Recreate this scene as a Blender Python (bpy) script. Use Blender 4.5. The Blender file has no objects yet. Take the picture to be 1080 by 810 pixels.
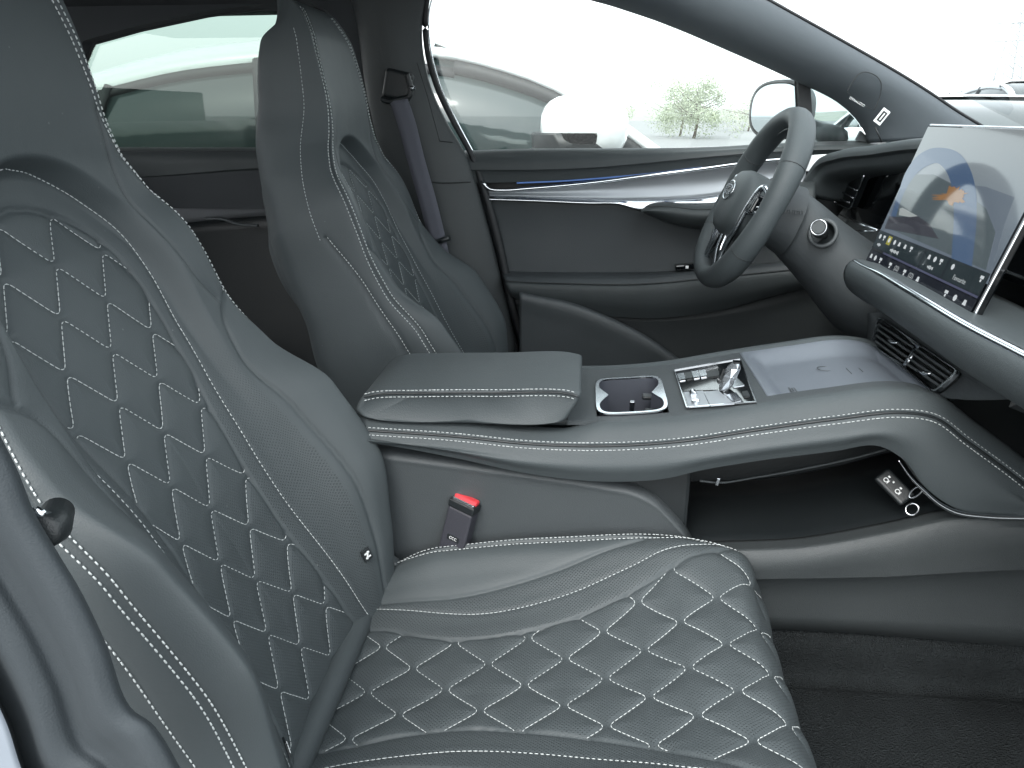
import bpy, bmesh, math, random
import numpy as np
from mathutils import Vector, Matrix
random.seed(7)
SC = bpy.context.scene
COL = SC.collection
R = math.radians
# ------------------------------------------------------------------ camera
F_PX, PW, PH = 800.0, 1080.0, 810.0
CAM = np.array([0.2785, -1.05, 0.82])
YAW, PITCH = R(-5.3814), R(19.6084)
def cam_basis():
    fw = np.array([math.sin(YAW)*math.cos(PITCH), math.cos(YAW)*math.cos(PITCH), -math.sin(PITCH)])
    r = np.cross(fw, [0, 0, 1]); r /= np.linalg.norm(r)
    return fw, r, np.cross(r, fw)
FW, RT, UP = cam_basis()
cd = bpy.data.cameras.new('camera'); cam = bpy.data.objects.new('camera', cd); COL.objects.link(cam)
m = Matrix.Identity(4)
for i in range(3):
    m[i][0] = RT[i]; m[i][1] = UP[i]; m[i][2] = -FW[i]; m[i][3] = CAM[i]
cam.matrix_world = m
cd.sensor_fit = 'HORIZONTAL'; cd.sensor_width = 36.0; cd.lens = 36.0*F_PX/PW
cd.clip_start = 0.02; cd.clip_end = 3000
SC.camera = cam
# ------------------------------------------------------------------ world, sun, exposure
w = bpy.data.worlds.new('World'); SC.world = w; w.use_nodes = True
nt = w.node_tree; nt.nodes.clear()
sky = nt.nodes.new('ShaderNodeTexSky'); sky.sky_type = 'NISHITA'; sky.sun_disc = False
SUN_EL, SUN_AZ = R(48), R(200)
sky.sun_elevation = SUN_EL; sky.sun_rotation = SUN_AZ; sky.dust_density = 4.0; sky.air_density = 1.0
hs = nt.nodes.new('ShaderNodeHueSaturation'); hs.inputs['Saturation'].default_value = 0.28
mx = nt.nodes.new('ShaderNodeMix'); mx.data_type = 'RGBA'; mx.inputs[0].default_value = 0.55
mx.inputs[7].default_value = (6.4, 6.9, 7.1, 1)          # the flat grey-white of a cloud deck
bg = nt.nodes.new('ShaderNodeBackground'); bg.inputs[1].default_value = 0.14
ow = nt.nodes.new('ShaderNodeOutputWorld')
nt.links.new(sky.outputs[0], hs.inputs['Color']); nt.links.new(hs.outputs[0], mx.inputs[6])
nt.links.new(mx.outputs[2], bg.inputs[0]); nt.links.new(bg.outputs[0], ow.inputs[0])
sd = bpy.data.lights.new('sun', 'SUN'); sd.energy = 0.5; sd.angle = R(25); sd.color = (1, .97, .93)
so = bpy.data.objects.new('sun', sd); COL.objects.link(so)
# the sun stands behind the camera's side of the car (azimuth measured as for the sky texture)
sdir = Vector((math.sin(SUN_AZ)*math.cos(SUN_EL), math.cos(SUN_AZ)*math.cos(SUN_EL), math.sin(SUN_EL)))
so.rotation_euler = sdir.to_track_quat('Z', 'Y').to_euler()
SC.view_settings.view_transform = 'Standard'; SC.view_settings.look = 'None'
SC.view_settings.exposure = 1.98; SC.view_settings.gamma = 1.0; SC.view_settings.use_curve_mapping = False
SC.cycles.max_bounces = 8; SC.cycles.transparent_max_bounces = 12
# ------------------------------------------------------------------ rays through the photograph
def ray(px, py):
    d = FW*F_PX + RT*(px-PW/2) + UP*(PH/2-py)
    return d/np.linalg.norm(d)
def PY(px, py, Y):
    r = ray(px, py); return CAM + r*((Y-CAM[1])/r[1])
def PZ(px, py, Z):
    r = ray(px, py); return CAM + r*((Z-CAM[2])/r[2])
def PP(px, py, p0, n):
    r = ray(px, py); p0 = np.asarray(p0, float); n = np.asarray(n, float)
    return CAM + r*(np.dot(p0-CAM, n)/np.dot(r, n))
def TY(pts, Y):
    if not hasattr(Y, '__len__'): Y = [Y]*len(pts)
    return np.array([PY(p[0], p[1], y) for p, y in zip(pts, Y)])
# ------------------------------------------------------------------ curves
def pchip(x, y, xq):
    x = np.asarray(x, float); y = np.asarray(y, float); xq = np.clip(np.asarray(xq, float), x[0], x[-1])
    h = np.diff(x); dl = np.diff(y)/h; d = np.zeros_like(y)
    for i in range(1, len(x)-1):
        if dl[i-1]*dl[i] > 0:
            w1 = 2*h[i]+h[i-1]; w2 = h[i]+2*h[i-1]
            d[i] = (w1+w2)/(w1/dl[i-1]+w2/dl[i])
    d[0] = dl[0]; d[-1] = dl[-1]
    k = np.clip(np.searchsorted(x, xq, side='right')-1, 0, len(x)-2)
    t = (xq-x[k])/h[k]
    return ((1+2*t)*(1-t)**2*y[k] + t*(1-t)**2*h[k]*d[k] + t*t*(3-2*t)*y[k+1] + t*t*(t-1)*h[k]*d[k+1])
def crom(P, t):                                  # smooth curve through rows of P at parameter t (0..len-1), chordal
    P = np.asarray(P, float); n = len(P)
    if n == 2:
        return P[0]+(P[1]-P[0])*np.asarray(t)[:, None]
    c = np.zeros(n)
    c[1:] = np.cumsum(np.maximum(np.linalg.norm(np.diff(P, axis=0), axis=1), 1e-6)**.75)
    T = np.zeros_like(P)
    for i in range(n):
        if i == 0: T[i] = (P[1]-P[0])/(c[1]-c[0])
        elif i == n-1: T[i] = (P[-1]-P[-2])/(c[-1]-c[-2])
        else:
            a = (P[i]-P[i-1])/(c[i]-c[i-1]); b = (P[i+1]-P[i])/(c[i+1]-c[i]); wa = c[i+1]-c[i]; wb = c[i]-c[i-1]
            T[i] = (a*wa+b*wb)/(wa+wb)
    out = []
    for q in np.asarray(t, float):
        k = min(max(int(q), 0), n-2); f = q-k; h = c[k+1]-c[k]
        out.append((1+2*f)*(1-f)**2*P[k]+f*(1-f)**2*h*T[k]+f*f*(3-2*f)*P[k+1]+f*f*(f-1)*h*T[k+1])
    return np.array(out)
def smooth(P, n, sharp=False):                   # resample a polyline to n points evenly by length
    P = np.asarray(P, float)
    D = P if sharp else crom(P, np.linspace(0, len(P)-1, max(40, 12*len(P))))
    L = np.concatenate([[0], np.cumsum(np.linalg.norm(np.diff(D, axis=0), axis=1))])
    q = np.linspace(0, L[-1], n)
    return np.stack([np.interp(q, L, D[:, i]) for i in range(D.shape[1])], 1)
def length(P): return float(np.sum(np.linalg.norm(np.diff(np.asarray(P), axis=0), axis=1)))
# ------------------------------------------------------------------ objects
def link_mesh(name, V, Fc, mat, parent=None, smooth_s=True, uv=None, attr=None):
    me = bpy.data.meshes.new(name)
    me.from_pydata([tuple(map(float, v)) for v in V], [], [tuple(map(int, f)) for f in Fc])
    if smooth_s:
        me.polygons.foreach_set('use_smooth', [True]*len(me.polygons))
    me.materials.append(mat)
    if uv is not None:
        ul = me.uv_layers.new(name='UVMap')
        li = np.zeros(len(me.loops), dtype=np.int32); me.loops.foreach_get('vertex_index', li)
        ul.data.foreach_set('uv', np.asarray(uv, np.float32)[li].ravel())
    if attr:
        for k, a in attr.items():
            at = me.attributes.new(k, 'FLOAT', 'POINT'); at.data.foreach_set('value', np.asarray(a, np.float32).ravel())
    me.update()
    o = bpy.data.objects.new(name, me); COL.objects.link(o)
    if parent is not None: adopt(o, parent)
    return o
def root_of(p):
    while p.parent: p = p.parent
    return p
def adopt(o, parent):
    o.parent = parent
    if parent.type == 'EMPTY' and parent.parent is None:
        o.location = -parent.location
def thing(name, label, cat, loc=(0, 0, 0), group=None):
    o = bpy.data.objects.new(name, None); COL.objects.link(o); o.location = loc; o.empty_display_size = .05
    return tag(o, label, cat, group)
def tag(o, label, cat, group=None, kind=None):
    o['label'] = label; o['category'] = cat
    if group: o['group'] = group
    if kind: o['kind'] = kind
    return o
def struct(o): o['kind'] = 'structure'; return o
class MB:
    def __init__(s): s.V = []; s.F = []
    def add(s, V, Fc):
        b = len(s.V); s.V += [tuple(v) for v in V]; s.F += [tuple(b+i for i in f) for f in Fc]; return s
    def grid(s, G, cu=False, cv=False, capu=False, capv=False):
        nu, nv = G.shape[:2]; b = len(s.V); s.V += [tuple(v) for v in G.reshape(-1, 3)]
        for i in range(nu if cu else nu-1):
            for j in range(nv if cv else nv-1):
                a = i; c = (i+1) % nu; d = (j+1) % nv
                s.F.append((b+a*nv+j, b+c*nv+j, b+c*nv+d, b+a*nv+d))
        if capu:
            s.F.append(tuple(b+j for j in range(nv))); s.F.append(tuple(b+(nu-1)*nv+j for j in reversed(range(nv))))
        return s
    def box(s, c, h, M=None):
        c = np.asarray(c, float); M = np.eye(3) if M is None else np.asarray(M, float)
        V = [c + M.T @ np.array([sx*h[0], sy*h[1], sz*h[2]]) for sx in (-1, 1) for sy in (-1, 1) for sz in (-1, 1)]
        return s.add(V, [(0, 1, 3, 2), (4, 6, 7, 5), (0, 4, 5, 1), (2, 3, 7, 6), (0, 2, 6, 4), (1, 5, 7, 3)])
    def tube(s, P, r, n=8, close=False, caps=True, flat=1.0, up=(0, 0, 1)):
        P = np.asarray(P, float); N = len(P); r = np.ones(N)*r if not hasattr(r, '__len__') else np.asarray(r)
        if close: T = np.roll(P, -1, 0)-np.roll(P, 1, 0)
        else: T = np.gradient(P, axis=0)
        T /= np.linalg.norm(T, axis=1)[:, None]+1e-12
        a = np.cross(T, np.asarray(up, float)); bad = np.linalg.norm(a, axis=1) < 1e-3; a[bad] = np.cross(T[bad], [1., 0.02, 0])
        a /= np.linalg.norm(a, axis=1)[:, None]; b = np.cross(a, T)
        G = np.array([[P[i]+r[i]*(math.cos(2*math.pi*k/n)*a[i]+flat*math.sin(2*math.pi*k/n)*b[i]) for k in range(n)] for i in range(N)])
        return s.grid(G, cu=close, cv=True, capu=(caps and not close))
    def prism(s, pts, off):                      # closed outline (3D) pushed along off
        pts = np.asarray(pts, float); off = np.asarray(off, float); n = len(pts)
        return s.add(np.vstack([pts, pts+off]), [tuple(range(n)), tuple(range(2*n-1, n-1, -1))] + [(i, (i+1) % n, n+(i+1) % n, n+i) for i in range(n)])
    def ring(s, A, B, off):                      # flat frame between outlines A (outer) and B (inner), same count
        A = np.asarray(A, float); B = np.asarray(B, float); off = np.asarray(off, float)
        G = np.array([A, A+off, B+off, B]); return s.grid(G, cu=True, cv=True)
    def dashes(s, P, r=.0006, dash=.0042, gap=.0018, lift=None, n=5):
        P = smooth(P, max(8, int(length(P)/.0012)), sharp=True); L = length(P); N = len(P)
        k = 0.0; up = (0, 0, 1)
        while k+dash < L:
            i0 = int(k/L*(N-1)); i1 = max(i0+2, int((k+dash)/L*(N-1)))
            q = P[[i0, (i0+i1)//2, min(i1, N-1)]]
            s.tube(q, [r*.7, r, r*.7], n=n); k += dash+gap
        return s
    def build(s, name, mat, parent=None, smooth_s=True, bevel=0, seg=2, solid=0, auto=None, sub=0):
        o = link_mesh(name, s.V, s.F, mat, parent, smooth_s)
        if solid:
            md = o.modifiers.new('solid', 'SOLIDIFY'); md.thickness = abs(solid); md.offset = -1 if solid > 0 else 1
        if bevel:
            md = o.modifiers.new('bevel', 'BEVEL'); md.width = bevel; md.segments = seg; md.limit_method = 'ANGLE'; md.angle_limit = R(35)
            md.harden_normals = False
        if sub:
            md = o.modifiers.new('sub', 'SUBSURF'); md.levels = sub; md.render_levels = sub
        if auto is not None:
            me = o.data
            me.update()
            try: me.set_sharp_from_angle(angle=R(auto))
            except Exception: pass
        return o
def skin(rows, n=60, k=6):
    """rows: 3D polylines, or the string '|' after a row to make it a crease. Returns grid (rows', n, 3)."""
    segs = [[]]
    for r in rows:
        if isinstance(r, str): segs.append([segs[-1][-1]])
        else: segs[-1].append(smooth(r, n))
    out = []
    for sg in segs:
        if len(sg) < 2: continue
        A = np.array(sg); m_ = len(sg); t = np.linspace(0, m_-1, (m_-1)*k+1)
        out.append(np.stack([crom(A[:, j], t) for j in range(n)], 1))
    return out
def skin_obj(name, rows, mat, parent=None, n=60, k=6, solid=.004, **kw):
    mb = MB()
    for G in skin(rows, n, k): mb.grid(G)
    o = mb.build(name, mat, parent, solid=0, **kw)
    bm = bmesh.new(); bm.from_mesh(o.data); bmesh.ops.remove_doubles(bm, verts=bm.verts, dist=1e-5); bmesh.ops.recalc_face_normals(bm, faces=bm.faces)
    # normals towards the cabin camera side so solidify grows away
    c = Vector(CAM); s_ = sum((f.normal.dot(c-f.calc_center_median())*f.calc_area() for f in bm.faces))
    if s_ < 0: bmesh.ops.reverse_faces(bm, faces=bm.faces)
    bm.to_mesh(o.data); bm.free()
    try: o.data.set_sharp_from_angle(angle=R(50))
    except Exception: pass
    if solid:
        md = o.modifiers.new('solid', 'SOLIDIFY'); md.thickness = solid; md.offset = -1
    return o
def text(name, body, o3, xd, yd, size, mat, parent, depth=.0003, align='CENTER'):
    cu = bpy.data.curves.new('t', 'FONT'); cu.body = body; cu.size = size; cu.extrude = depth; cu.align_x = align; cu.align_y = 'CENTER'
    t = bpy.data.objects.new('t', cu); COL.objects.link(t)
    me = bpy.data.meshes.new_from_object(t.evaluated_get(bpy.context.evaluated_depsgraph_get()))
    bpy.data.objects.remove(t)
    xd = Vector(xd).normalized(); yd = Vector(yd); yd = (yd-xd*yd.dot(xd)).normalized(); zd = xd.cross(yd)
    M = Matrix((xd, yd, zd)).transposed().to_4x4(); M.translation = Vector(o3)
    me.transform(M); me.materials.clear(); me.materials.append(mat)
    ob = bpy.data.objects.new(name, me); COL.objects.link(ob)
    if parent is not None: adopt(ob, parent)
    return ob
# ------------------------------------------------------------------ materials
def nodes(name):
    mt = bpy.data.materials.new(name); mt.use_nodes = True; t = mt.node_tree
    return mt, t, t.nodes['Principled BSDF'], t.nodes.new, t.links.new
def mat(name, col, rough=.5, metal=0., bump=0., bscale=300., coat=0., var=0., spec=.5, rvar=0., emis=None, es=1., bdist=.0006, sheen=0.):
    mt, t, b, N, L = nodes(name)
    b.inputs['Base Color'].default_value = (*col, 1); b.inputs['Roughness'].default_value = rough; b.inputs['Metallic'].default_value = metal
    b.inputs['Specular IOR Level'].default_value = spec; b.inputs['Coat Weight'].default_value = coat; b.inputs['Coat Roughness'].default_value = .06
    b.inputs['Sheen Weight'].default_value = sheen
    tc = N('ShaderNodeTexCoord')
    if bump:
        nz = N('ShaderNodeTexNoise'); nz.inputs['Scale'].default_value = bscale; nz.inputs['Detail'].default_value = 4
        vo = N('ShaderNodeTexVoronoi'); vo.inputs['Scale'].default_value = bscale*1.6
        ad = N('ShaderNodeMath'); ad.operation = 'ADD'
        bp = N('ShaderNodeBump'); bp.inputs['Strength'].default_value = bump; bp.inputs['Distance'].default_value = bdist
        L(tc.outputs['Object'], nz.inputs['Vector']); L(tc.outputs['Object'], vo.inputs['Vector'])
        L(nz.outputs[0], ad.inputs[0]); L(vo.outputs[0], ad.inputs[1]); L(ad.outputs[0], bp.inputs['Height']); L(bp.outputs[0], b.inputs['Normal'])
    if var or rvar:
        n2 = N('ShaderNodeTexNoise'); n2.inputs['Scale'].default_value = 9; n2.inputs['Detail'].default_value = 6
        L(tc.outputs['Object'], n2.inputs['Vector'])
        if var:
            cr = N('ShaderNodeMix'); cr.data_type = 'RGBA'
            cr.inputs[6].default_value = (*[c*(1-var) for c in col], 1); cr.inputs[7].default_value = (*[min(1, c*(1+var)) for c in col], 1)
            L(n2.outputs[0], cr.inputs[0]); L(cr.outputs[2], b.inputs['Base Color'])
        if rvar:
            mr = N('ShaderNodeMapRange'); mr.inputs[3].default_value = max(0, rough-rvar); mr.inputs[4].default_value = rough+rvar
            mr.inputs[1].default_value = .3; mr.inputs[2].default_value = .7
            L(n2.outputs[0], mr.inputs[0]); L(mr.outputs[0], b.inputs['Roughness'])
    if emis:
        b.inputs['Emission Color'].default_value = (*emis, 1); b.inputs['Emission Strength'].default_value = es
    return mt
LC = (.051, .061, .065)
M_leather = mat('leather', LC, .58, spec=.38, bump=.35, bscale=420, var=.06, rvar=.05)
M_leather_d = mat('dark_leather', (.036, .043, .045), .58, spec=.38, bump=.35, bscale=420, rvar=.05)
M_plastic = mat('grained_plastic', (.036, .042, .044), .5, bump=.6, bscale=650, var=.08, rvar=.06)
M_plastic_l = mat('light_grained_plastic', (.053, .061, .065), .45, bump=.5, bscale=650, var=.05, rvar=.06)
M_soft = mat('soft_trim', (.043, .050, .054), .58, spec=.38, bump=.4, bscale=500, rvar=.06)
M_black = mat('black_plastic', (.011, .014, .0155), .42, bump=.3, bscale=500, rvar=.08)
M_gloss = mat('piano_black', (.004, .005, .006), .05, coat=.6)
M_chrome = mat('satin_chrome', (.72, .75, .78), .16, metal=1., rvar=.05)
M_chrome2 = mat('dark_chrome', (.42, .44, .46), .2, metal=1., rvar=.05)
M_alu = mat('brushed_aluminium', (.36, .385, .41), .48, metal=.6, rvar=.05)
M_thread = mat('white_thread', (.46, .49, .49), .8)
M_carpet = mat('carpet', (.020, .0235, .025), .95, bump=1., bscale=300, var=.6, bdist=.004, sheen=.0, spec=.1)
M_head = mat('headliner_cloth', (.032, .036, .040), .85, bump=.5, bscale=900, var=.05)
M_pillar = mat('pillar_cloth', (.085, .100, .112), .85, bump=.5, bscale=900, var=.05)
M_belt = mat('belt_webbing', (.10, .105, .13), .6, bump=.8, bscale=1200)
M_red = mat('red_button', (.62, .045, .055), .35)
M_white = mat('white_print', (.75, .77, .77), .5)
M_paint = mat('white_car_paint', (.74, .76, .76), .25, coat=.8)
M_silver = mat('silver_car_paint', (.42, .45, .47), .3, metal=.3, coat=.8)
M_seal = mat('rubber_seal', (.012, .014, .016), .6, bump=.4, bscale=700)
M_strip = mat('door_rubber', (.034, .041, .046), .7, spec=.3, bump=.3, bscale=500, rvar=.08)
M_body = mat('body_paint', (.27, .30, .34), .35, coat=.6)
M_tyre = mat('tyre', (.015, .015, .015), .8)
M_darkglass = mat('tinted_glass', (.028, .042, .042), .06, coat=.4)
M_paleglass = mat('pale_windscreen', (.30, .36, .36), .08, coat=.4)
M_amb = mat('ambient_light_strip', (.02, .05, .12), .4, emis=(.10, .20, .50), es=.14)
M_pad = mat('charging_pad', (.12, .137, .160), .45, bump=.25, bscale=500)
M_crystal = mat('crystal_knob', (.5, .54, .58), .03, metal=.75, coat=1)
M_mirror = mat('mirror_glass', (.55, .60, .62), .03, metal=1)
def pane_mat(name, tint, refl=1.0):
    mt = bpy.data.materials.new(name); mt.use_nodes = True; t = mt.node_tree; t.nodes.clear(); N = t.nodes.new; L = t.links.new
    tr = N('ShaderNodeBsdfTransparent'); tr.inputs[0].default_value = (*tint, 1)
    gl = N('ShaderNodeBsdfGlossy'); gl.inputs['Roughness'].default_value = .01; gl.inputs[0].default_value = (refl, refl, refl, 1)
    fr = N('ShaderNodeFresnel'); fr.inputs[0].default_value = 1.45; mxs = N('ShaderNodeMixShader'); o = N('ShaderNodeOutputMaterial')
    L(fr.outputs[0], mxs.inputs[0]); L(tr.outputs[0], mxs.inputs[1]); L(gl.outputs[0], mxs.inputs[2]); L(mxs.outputs[0], o.inputs[0])
    return mt
M_glass = pane_mat('window_glass', (.93, .96, .95))
M_privacy = pane_mat('rear_window_glass', (.50, .56, .53))
def seat_leather():
    mt, t, b, N, L = nodes('perforated_leather')
    b.inputs['Roughness'].default_value = .56; b.inputs['Specular IOR Level'].default_value = .38
    tc = N('ShaderNodeTexCoord'); uvn = N('ShaderNodeUVMap')
    at = N('ShaderNodeAttribute'); at.attribute_name = 'perf'
    sc = N('ShaderNodeVectorMath'); sc.operation = 'SCALE'; sc.inputs['Scale'].default_value = 1/.0034
    rot = N('ShaderNodeMapping'); rot.inputs['Rotation'].default_value = (0, 0, R(45))
    fr = N('ShaderNodeVectorMath'); fr.operation = 'FRACTION'
    sb = N('ShaderNodeVectorMath'); sb.operation = 'SUBTRACT'; sb.inputs[1].default_value = (.5, .5, 0)
    ln = N('ShaderNodeVectorMath'); ln.operation = 'LENGTH'
    st = N('ShaderNodeMapRange'); st.inputs[1].default_value = .16; st.inputs[2].default_value = .30; st.inputs[3].default_value = 1; st.inputs[4].default_value = 0
    mu = N('ShaderNodeMath'); mu.operation = 'MULTIPLY'
    L(uvn.outputs[0], sc.inputs[0]); L(sc.outputs[0], rot.inputs[0]); L(rot.outputs[0], fr.inputs[0]); L(fr.outputs[0], sb.inputs[0])
    L(sb.outputs[0], ln.inputs[0]); L(ln.outputs['Value'], st.inputs[0]); L(st.outputs[0], mu.inputs[0]); L(at.outputs['Fac'], mu.inputs[1])
    n2 = N('ShaderNodeTexNoise'); n2.inputs['Scale'].default_value = 7; n2.inputs['Detail'].default_value = 5; L(tc.outputs['Object'], n2.inputs['Vector'])
    c1 = N('ShaderNodeMix'); c1.data_type = 'RGBA'; c1.inputs[6].default_value = (*[c*.94 for c in LC], 1); c1.inputs[7].default_value = (*[c*1.06 for c in LC], 1)
    c2 = N('ShaderNodeMix'); c2.data_type = 'RGBA'; c2.inputs[7].default_value = (.022, .026, .028, 1)
    L(n2.outputs[0], c1.inputs[0]); L(c1.outputs[2], c2.inputs[6]); L(mu.outputs[0], c2.inputs[0]); L(c2.outputs[2], b.inputs['Base Color'])
    vo = N('ShaderNodeTexVoronoi'); vo.inputs['Scale'].default_value = 700; L(tc.outputs['Object'], vo.inputs['Vector'])
    nz = N('ShaderNodeTexNoise'); nz.inputs['Scale'].default_value = 30; nz.inputs['Detail'].default_value = 3; L(tc.outputs['Object'], nz.inputs['Vector'])
    b1 = N('ShaderNodeBump'); b1.inputs['Strength'].default_value = .3; b1.inputs['Distance'].default_value = .0005; L(vo.outputs[0], b1.inputs['Height'])
    b2 = N('ShaderNodeBump'); b2.inputs['Strength'].default_value = .12; b2.inputs['Distance'].default_value = .004; L(nz.outputs[0], b2.inputs['Height']); L(b1.outputs[0], b2.inputs['Normal'])
    b3 = N('ShaderNodeBump'); b3.invert = True; b3.inputs['Strength'].default_value = .6; b3.inputs['Distance'].default_value = .0008; L(mu.outputs[0], b3.inputs['Height']); L(b2.outputs[0], b3.inputs['Normal'])
    L(b3.outputs[0], b.inputs['Normal'])
    d1 = N('ShaderNodeTexVoronoi'); d1.inputs['Scale'].default_value = 46; L(tc.outputs['Object'], d1.inputs['Vector'])
    d2 = N('ShaderNodeMapRange'); d2.inputs[1].default_value = .030; d2.inputs[2].default_value = .055; d2.inputs[3].default_value = .55; d2.inputs[4].default_value = 0
    L(d1.outputs['Distance'], d2.inputs[0]); c3 = N('ShaderNodeMix'); c3.data_type = 'RGBA'; c3.inputs[7].default_value = (.16, .17, .17, 1)
    d3 = N('ShaderNodeTexNoise'); d3.inputs['Scale'].default_value = 11; L(tc.outputs['Object'], d3.inputs['Vector']); d4 = N('ShaderNodeMapRange'); d4.inputs[1].default_value = .56; d4.inputs[2].default_value = .64; L(d3.outputs[0], d4.inputs[0])
    d5 = N('ShaderNodeMath'); d5.operation = 'MULTIPLY'; L(d2.outputs[0], d5.inputs[0]); L(d4.outputs[0], d5.inputs[1])
    L(d5.outputs[0], c3.inputs[0]); L(c2.outputs[2], c3.inputs[6]); L(c3.outputs[2], b.inputs['Base Color'])
    mr = N('ShaderNodeMapRange'); mr.inputs[1].default_value = .3; mr.inputs[2].default_value = .7; mr.inputs[3].default_value = .52; mr.inputs[4].default_value = .62
    L(n2.outputs[0], mr.inputs[0]); L(mr.outputs[0], b.inputs['Roughness'])
    return mt
M_seat = seat_leather()
#=SEATMATH
# ------------------------------------------------------------------ seats: smooth closed lofts with sewn panels
A_  = [0, .25, .45, .60, .72, .82, .90, 1.0, 1.12, 1.3, 1.6, 2.0]
YA  = [0, .26, .46, .60, .73, .84, .93, 1.0, 1.02, .97, .66, 0]
DB  = [0, .02, .09, .30, .72, .96, 1.0, .62, 0, 0, 0, 0]
DT  = [0, 0, 0, 0, 0, 0, 0, 0, .30, .72, 1.0, 1.06]
class Loft:
    """stations: (x, z, halfwidth, bolster, thickness); arch: (s1, s_top, halfwidth, height) of a horseshoe frame round the insert"""
    def __init__(s, st, arch=None, DBt=DB, flip=1):
        s.st = np.array(st, float); d = np.linalg.norm(np.diff(s.st[:, :2], axis=0), axis=1)
        s.S = np.concatenate([[0], np.cumsum(d)]); s.arch = arch; s.DB = DBt; s.flip = flip
    def frame(s, v):
        x = pchip(s.S, s.st[:, 0], v); z = pchip(s.S, s.st[:, 1], v); e = .012
        x0 = pchip(s.S, s.st[:, 0], v-e); z0 = pchip(s.S, s.st[:, 1], v-e); x1 = pchip(s.S, s.st[:, 0], v+e); z1 = pchip(s.S, s.st[:, 1], v+e)
        tx, tz = x1-x0, z1-z0; l = np.hypot(tx, tz)+1e-9
        return x, z, s.flip*tz/l, -s.flip*tx/l                      # centre line and its normal
    def pos(s, q, v):
        q = np.asarray(q, float); v = np.asarray(v, float); a = np.abs(q)
        x, z, nx, nz = s.frame(v)
        w_ = pchip(s.S, s.st[:, 2], v); b = pchip(s.S, s.st[:, 3], v); t = pchip(s.S, s.st[:, 4], v)
        y = np.sign(q)*w_*pchip(A_, YA, a); d = b*pchip(A_, s.DB, a)-t*pchip(A_, DT, a)
        if s.arch is not None:
            s1, stp, hw, hf = s.arch
            e = np.sqrt((y/hw)**2+(np.maximum(0, v-s1)/(stp-s1))**2)-1
            u = np.clip(e/.16, 0, 1); u = u*u*(3-2*u)
            fin = np.clip((v-(s1-.22))/.25, 0, 1); fin = fin*fin*(3-2*fin)
            out = np.clip((2.0-a)/.9, 0, 1)
            top = np.clip((s.S[-1]-v)/.09, 0, 1)**.5
            d = d+hf*u*fin*out*top
        return np.stack([x+nx*d, y, z+nz*d], -1)
    def y2q(s, y, v):
        w_ = pchip(s.S, s.st[:, 2], v); aa = np.linspace(0, 1, 200); yy = pchip(A_, YA, aa)
        return np.sign(y)*np.interp(np.abs(y)/w_, yy, aa)
DBB = [0, .05, .17, .36, .66, .90, 1.0, .55, 0, 0, 0, 0]
BACK = Loft([(0.03, 0.09, 0.1992, 0.02, 0.12), (0, 0.17, 0.2088, 0.035, 0.14), (-0.04, 0.26, 0.2183, 0.075, 0.155), (-0.085, 0.35, 0.2279, 0.11, 0.165),
             (-0.13, 0.45, 0.2307, 0.095, 0.165), (-0.165, 0.53, 0.2212, 0.036, 0.155), (-0.198, 0.6, 0.204, 0.013, 0.162), (-0.232, 0.67, 0.1964, 0.018, 0.152),
             (-0.262, 0.73, 0.1687, 0.013, 0.127), (-0.272, 0.78, 0.1404, 0.012, 0.122), (-0.271, 0.83, 0.1251, 0.006, 0.117), (-0.276, 0.88, 0.1232, 0.002, 0.110),
             (-0.284, 0.922, 0.1185, 0, 0.100), (-0.294, 0.957, 0.110, 0, 0.085), (-0.303, 0.976, 0.101, 0, 0.074), (-0.315, 0.985, 0.090, 0, 0.058), (-0.327, 0.990, 0.072, 0, 0.040), (-0.338, 0.991, 0.046, 0, 0.020), (-.345, .989, .016, 0, .006)],
            arch=(.58, .735, .126, .027), DBt=DBB)
DBC = [0, .06, .18, .38, .66, .92, 1.0, .50, 0, 0, 0, 0]
CUSH = Loft([(-0.075, 0.12, 0.203, 0.02, 0.1), (-0.04, 0.15, 0.2173, 0.025, 0.11), (0, 0.167, 0.224, 0.036, 0.12), (0.1, 0.18, 0.2317, 0.068, 0.12), (0.2, 0.195, 0.2364, 0.07, 0.12), (0.3, 0.212, 0.2336, 0.066, 0.12),
             (0.38, 0.23, 0.2297, 0.056, 0.12), (0.44, 0.243, 0.224, 0.042, 0.12), (0.485, 0.242, 0.2183, 0.034, 0.11), (0.515, 0.222, 0.2125, 0.01, 0.1), (0.53, 0.185, 0.2078, 0.008, 0.09), (0.533, 0.13, 0.203, 0.005, 0.08), (0.52, 0.08, 0.1935, 0, 0.05)], DBt=DBC, flip=-1)
#=ENDMATH

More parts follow.
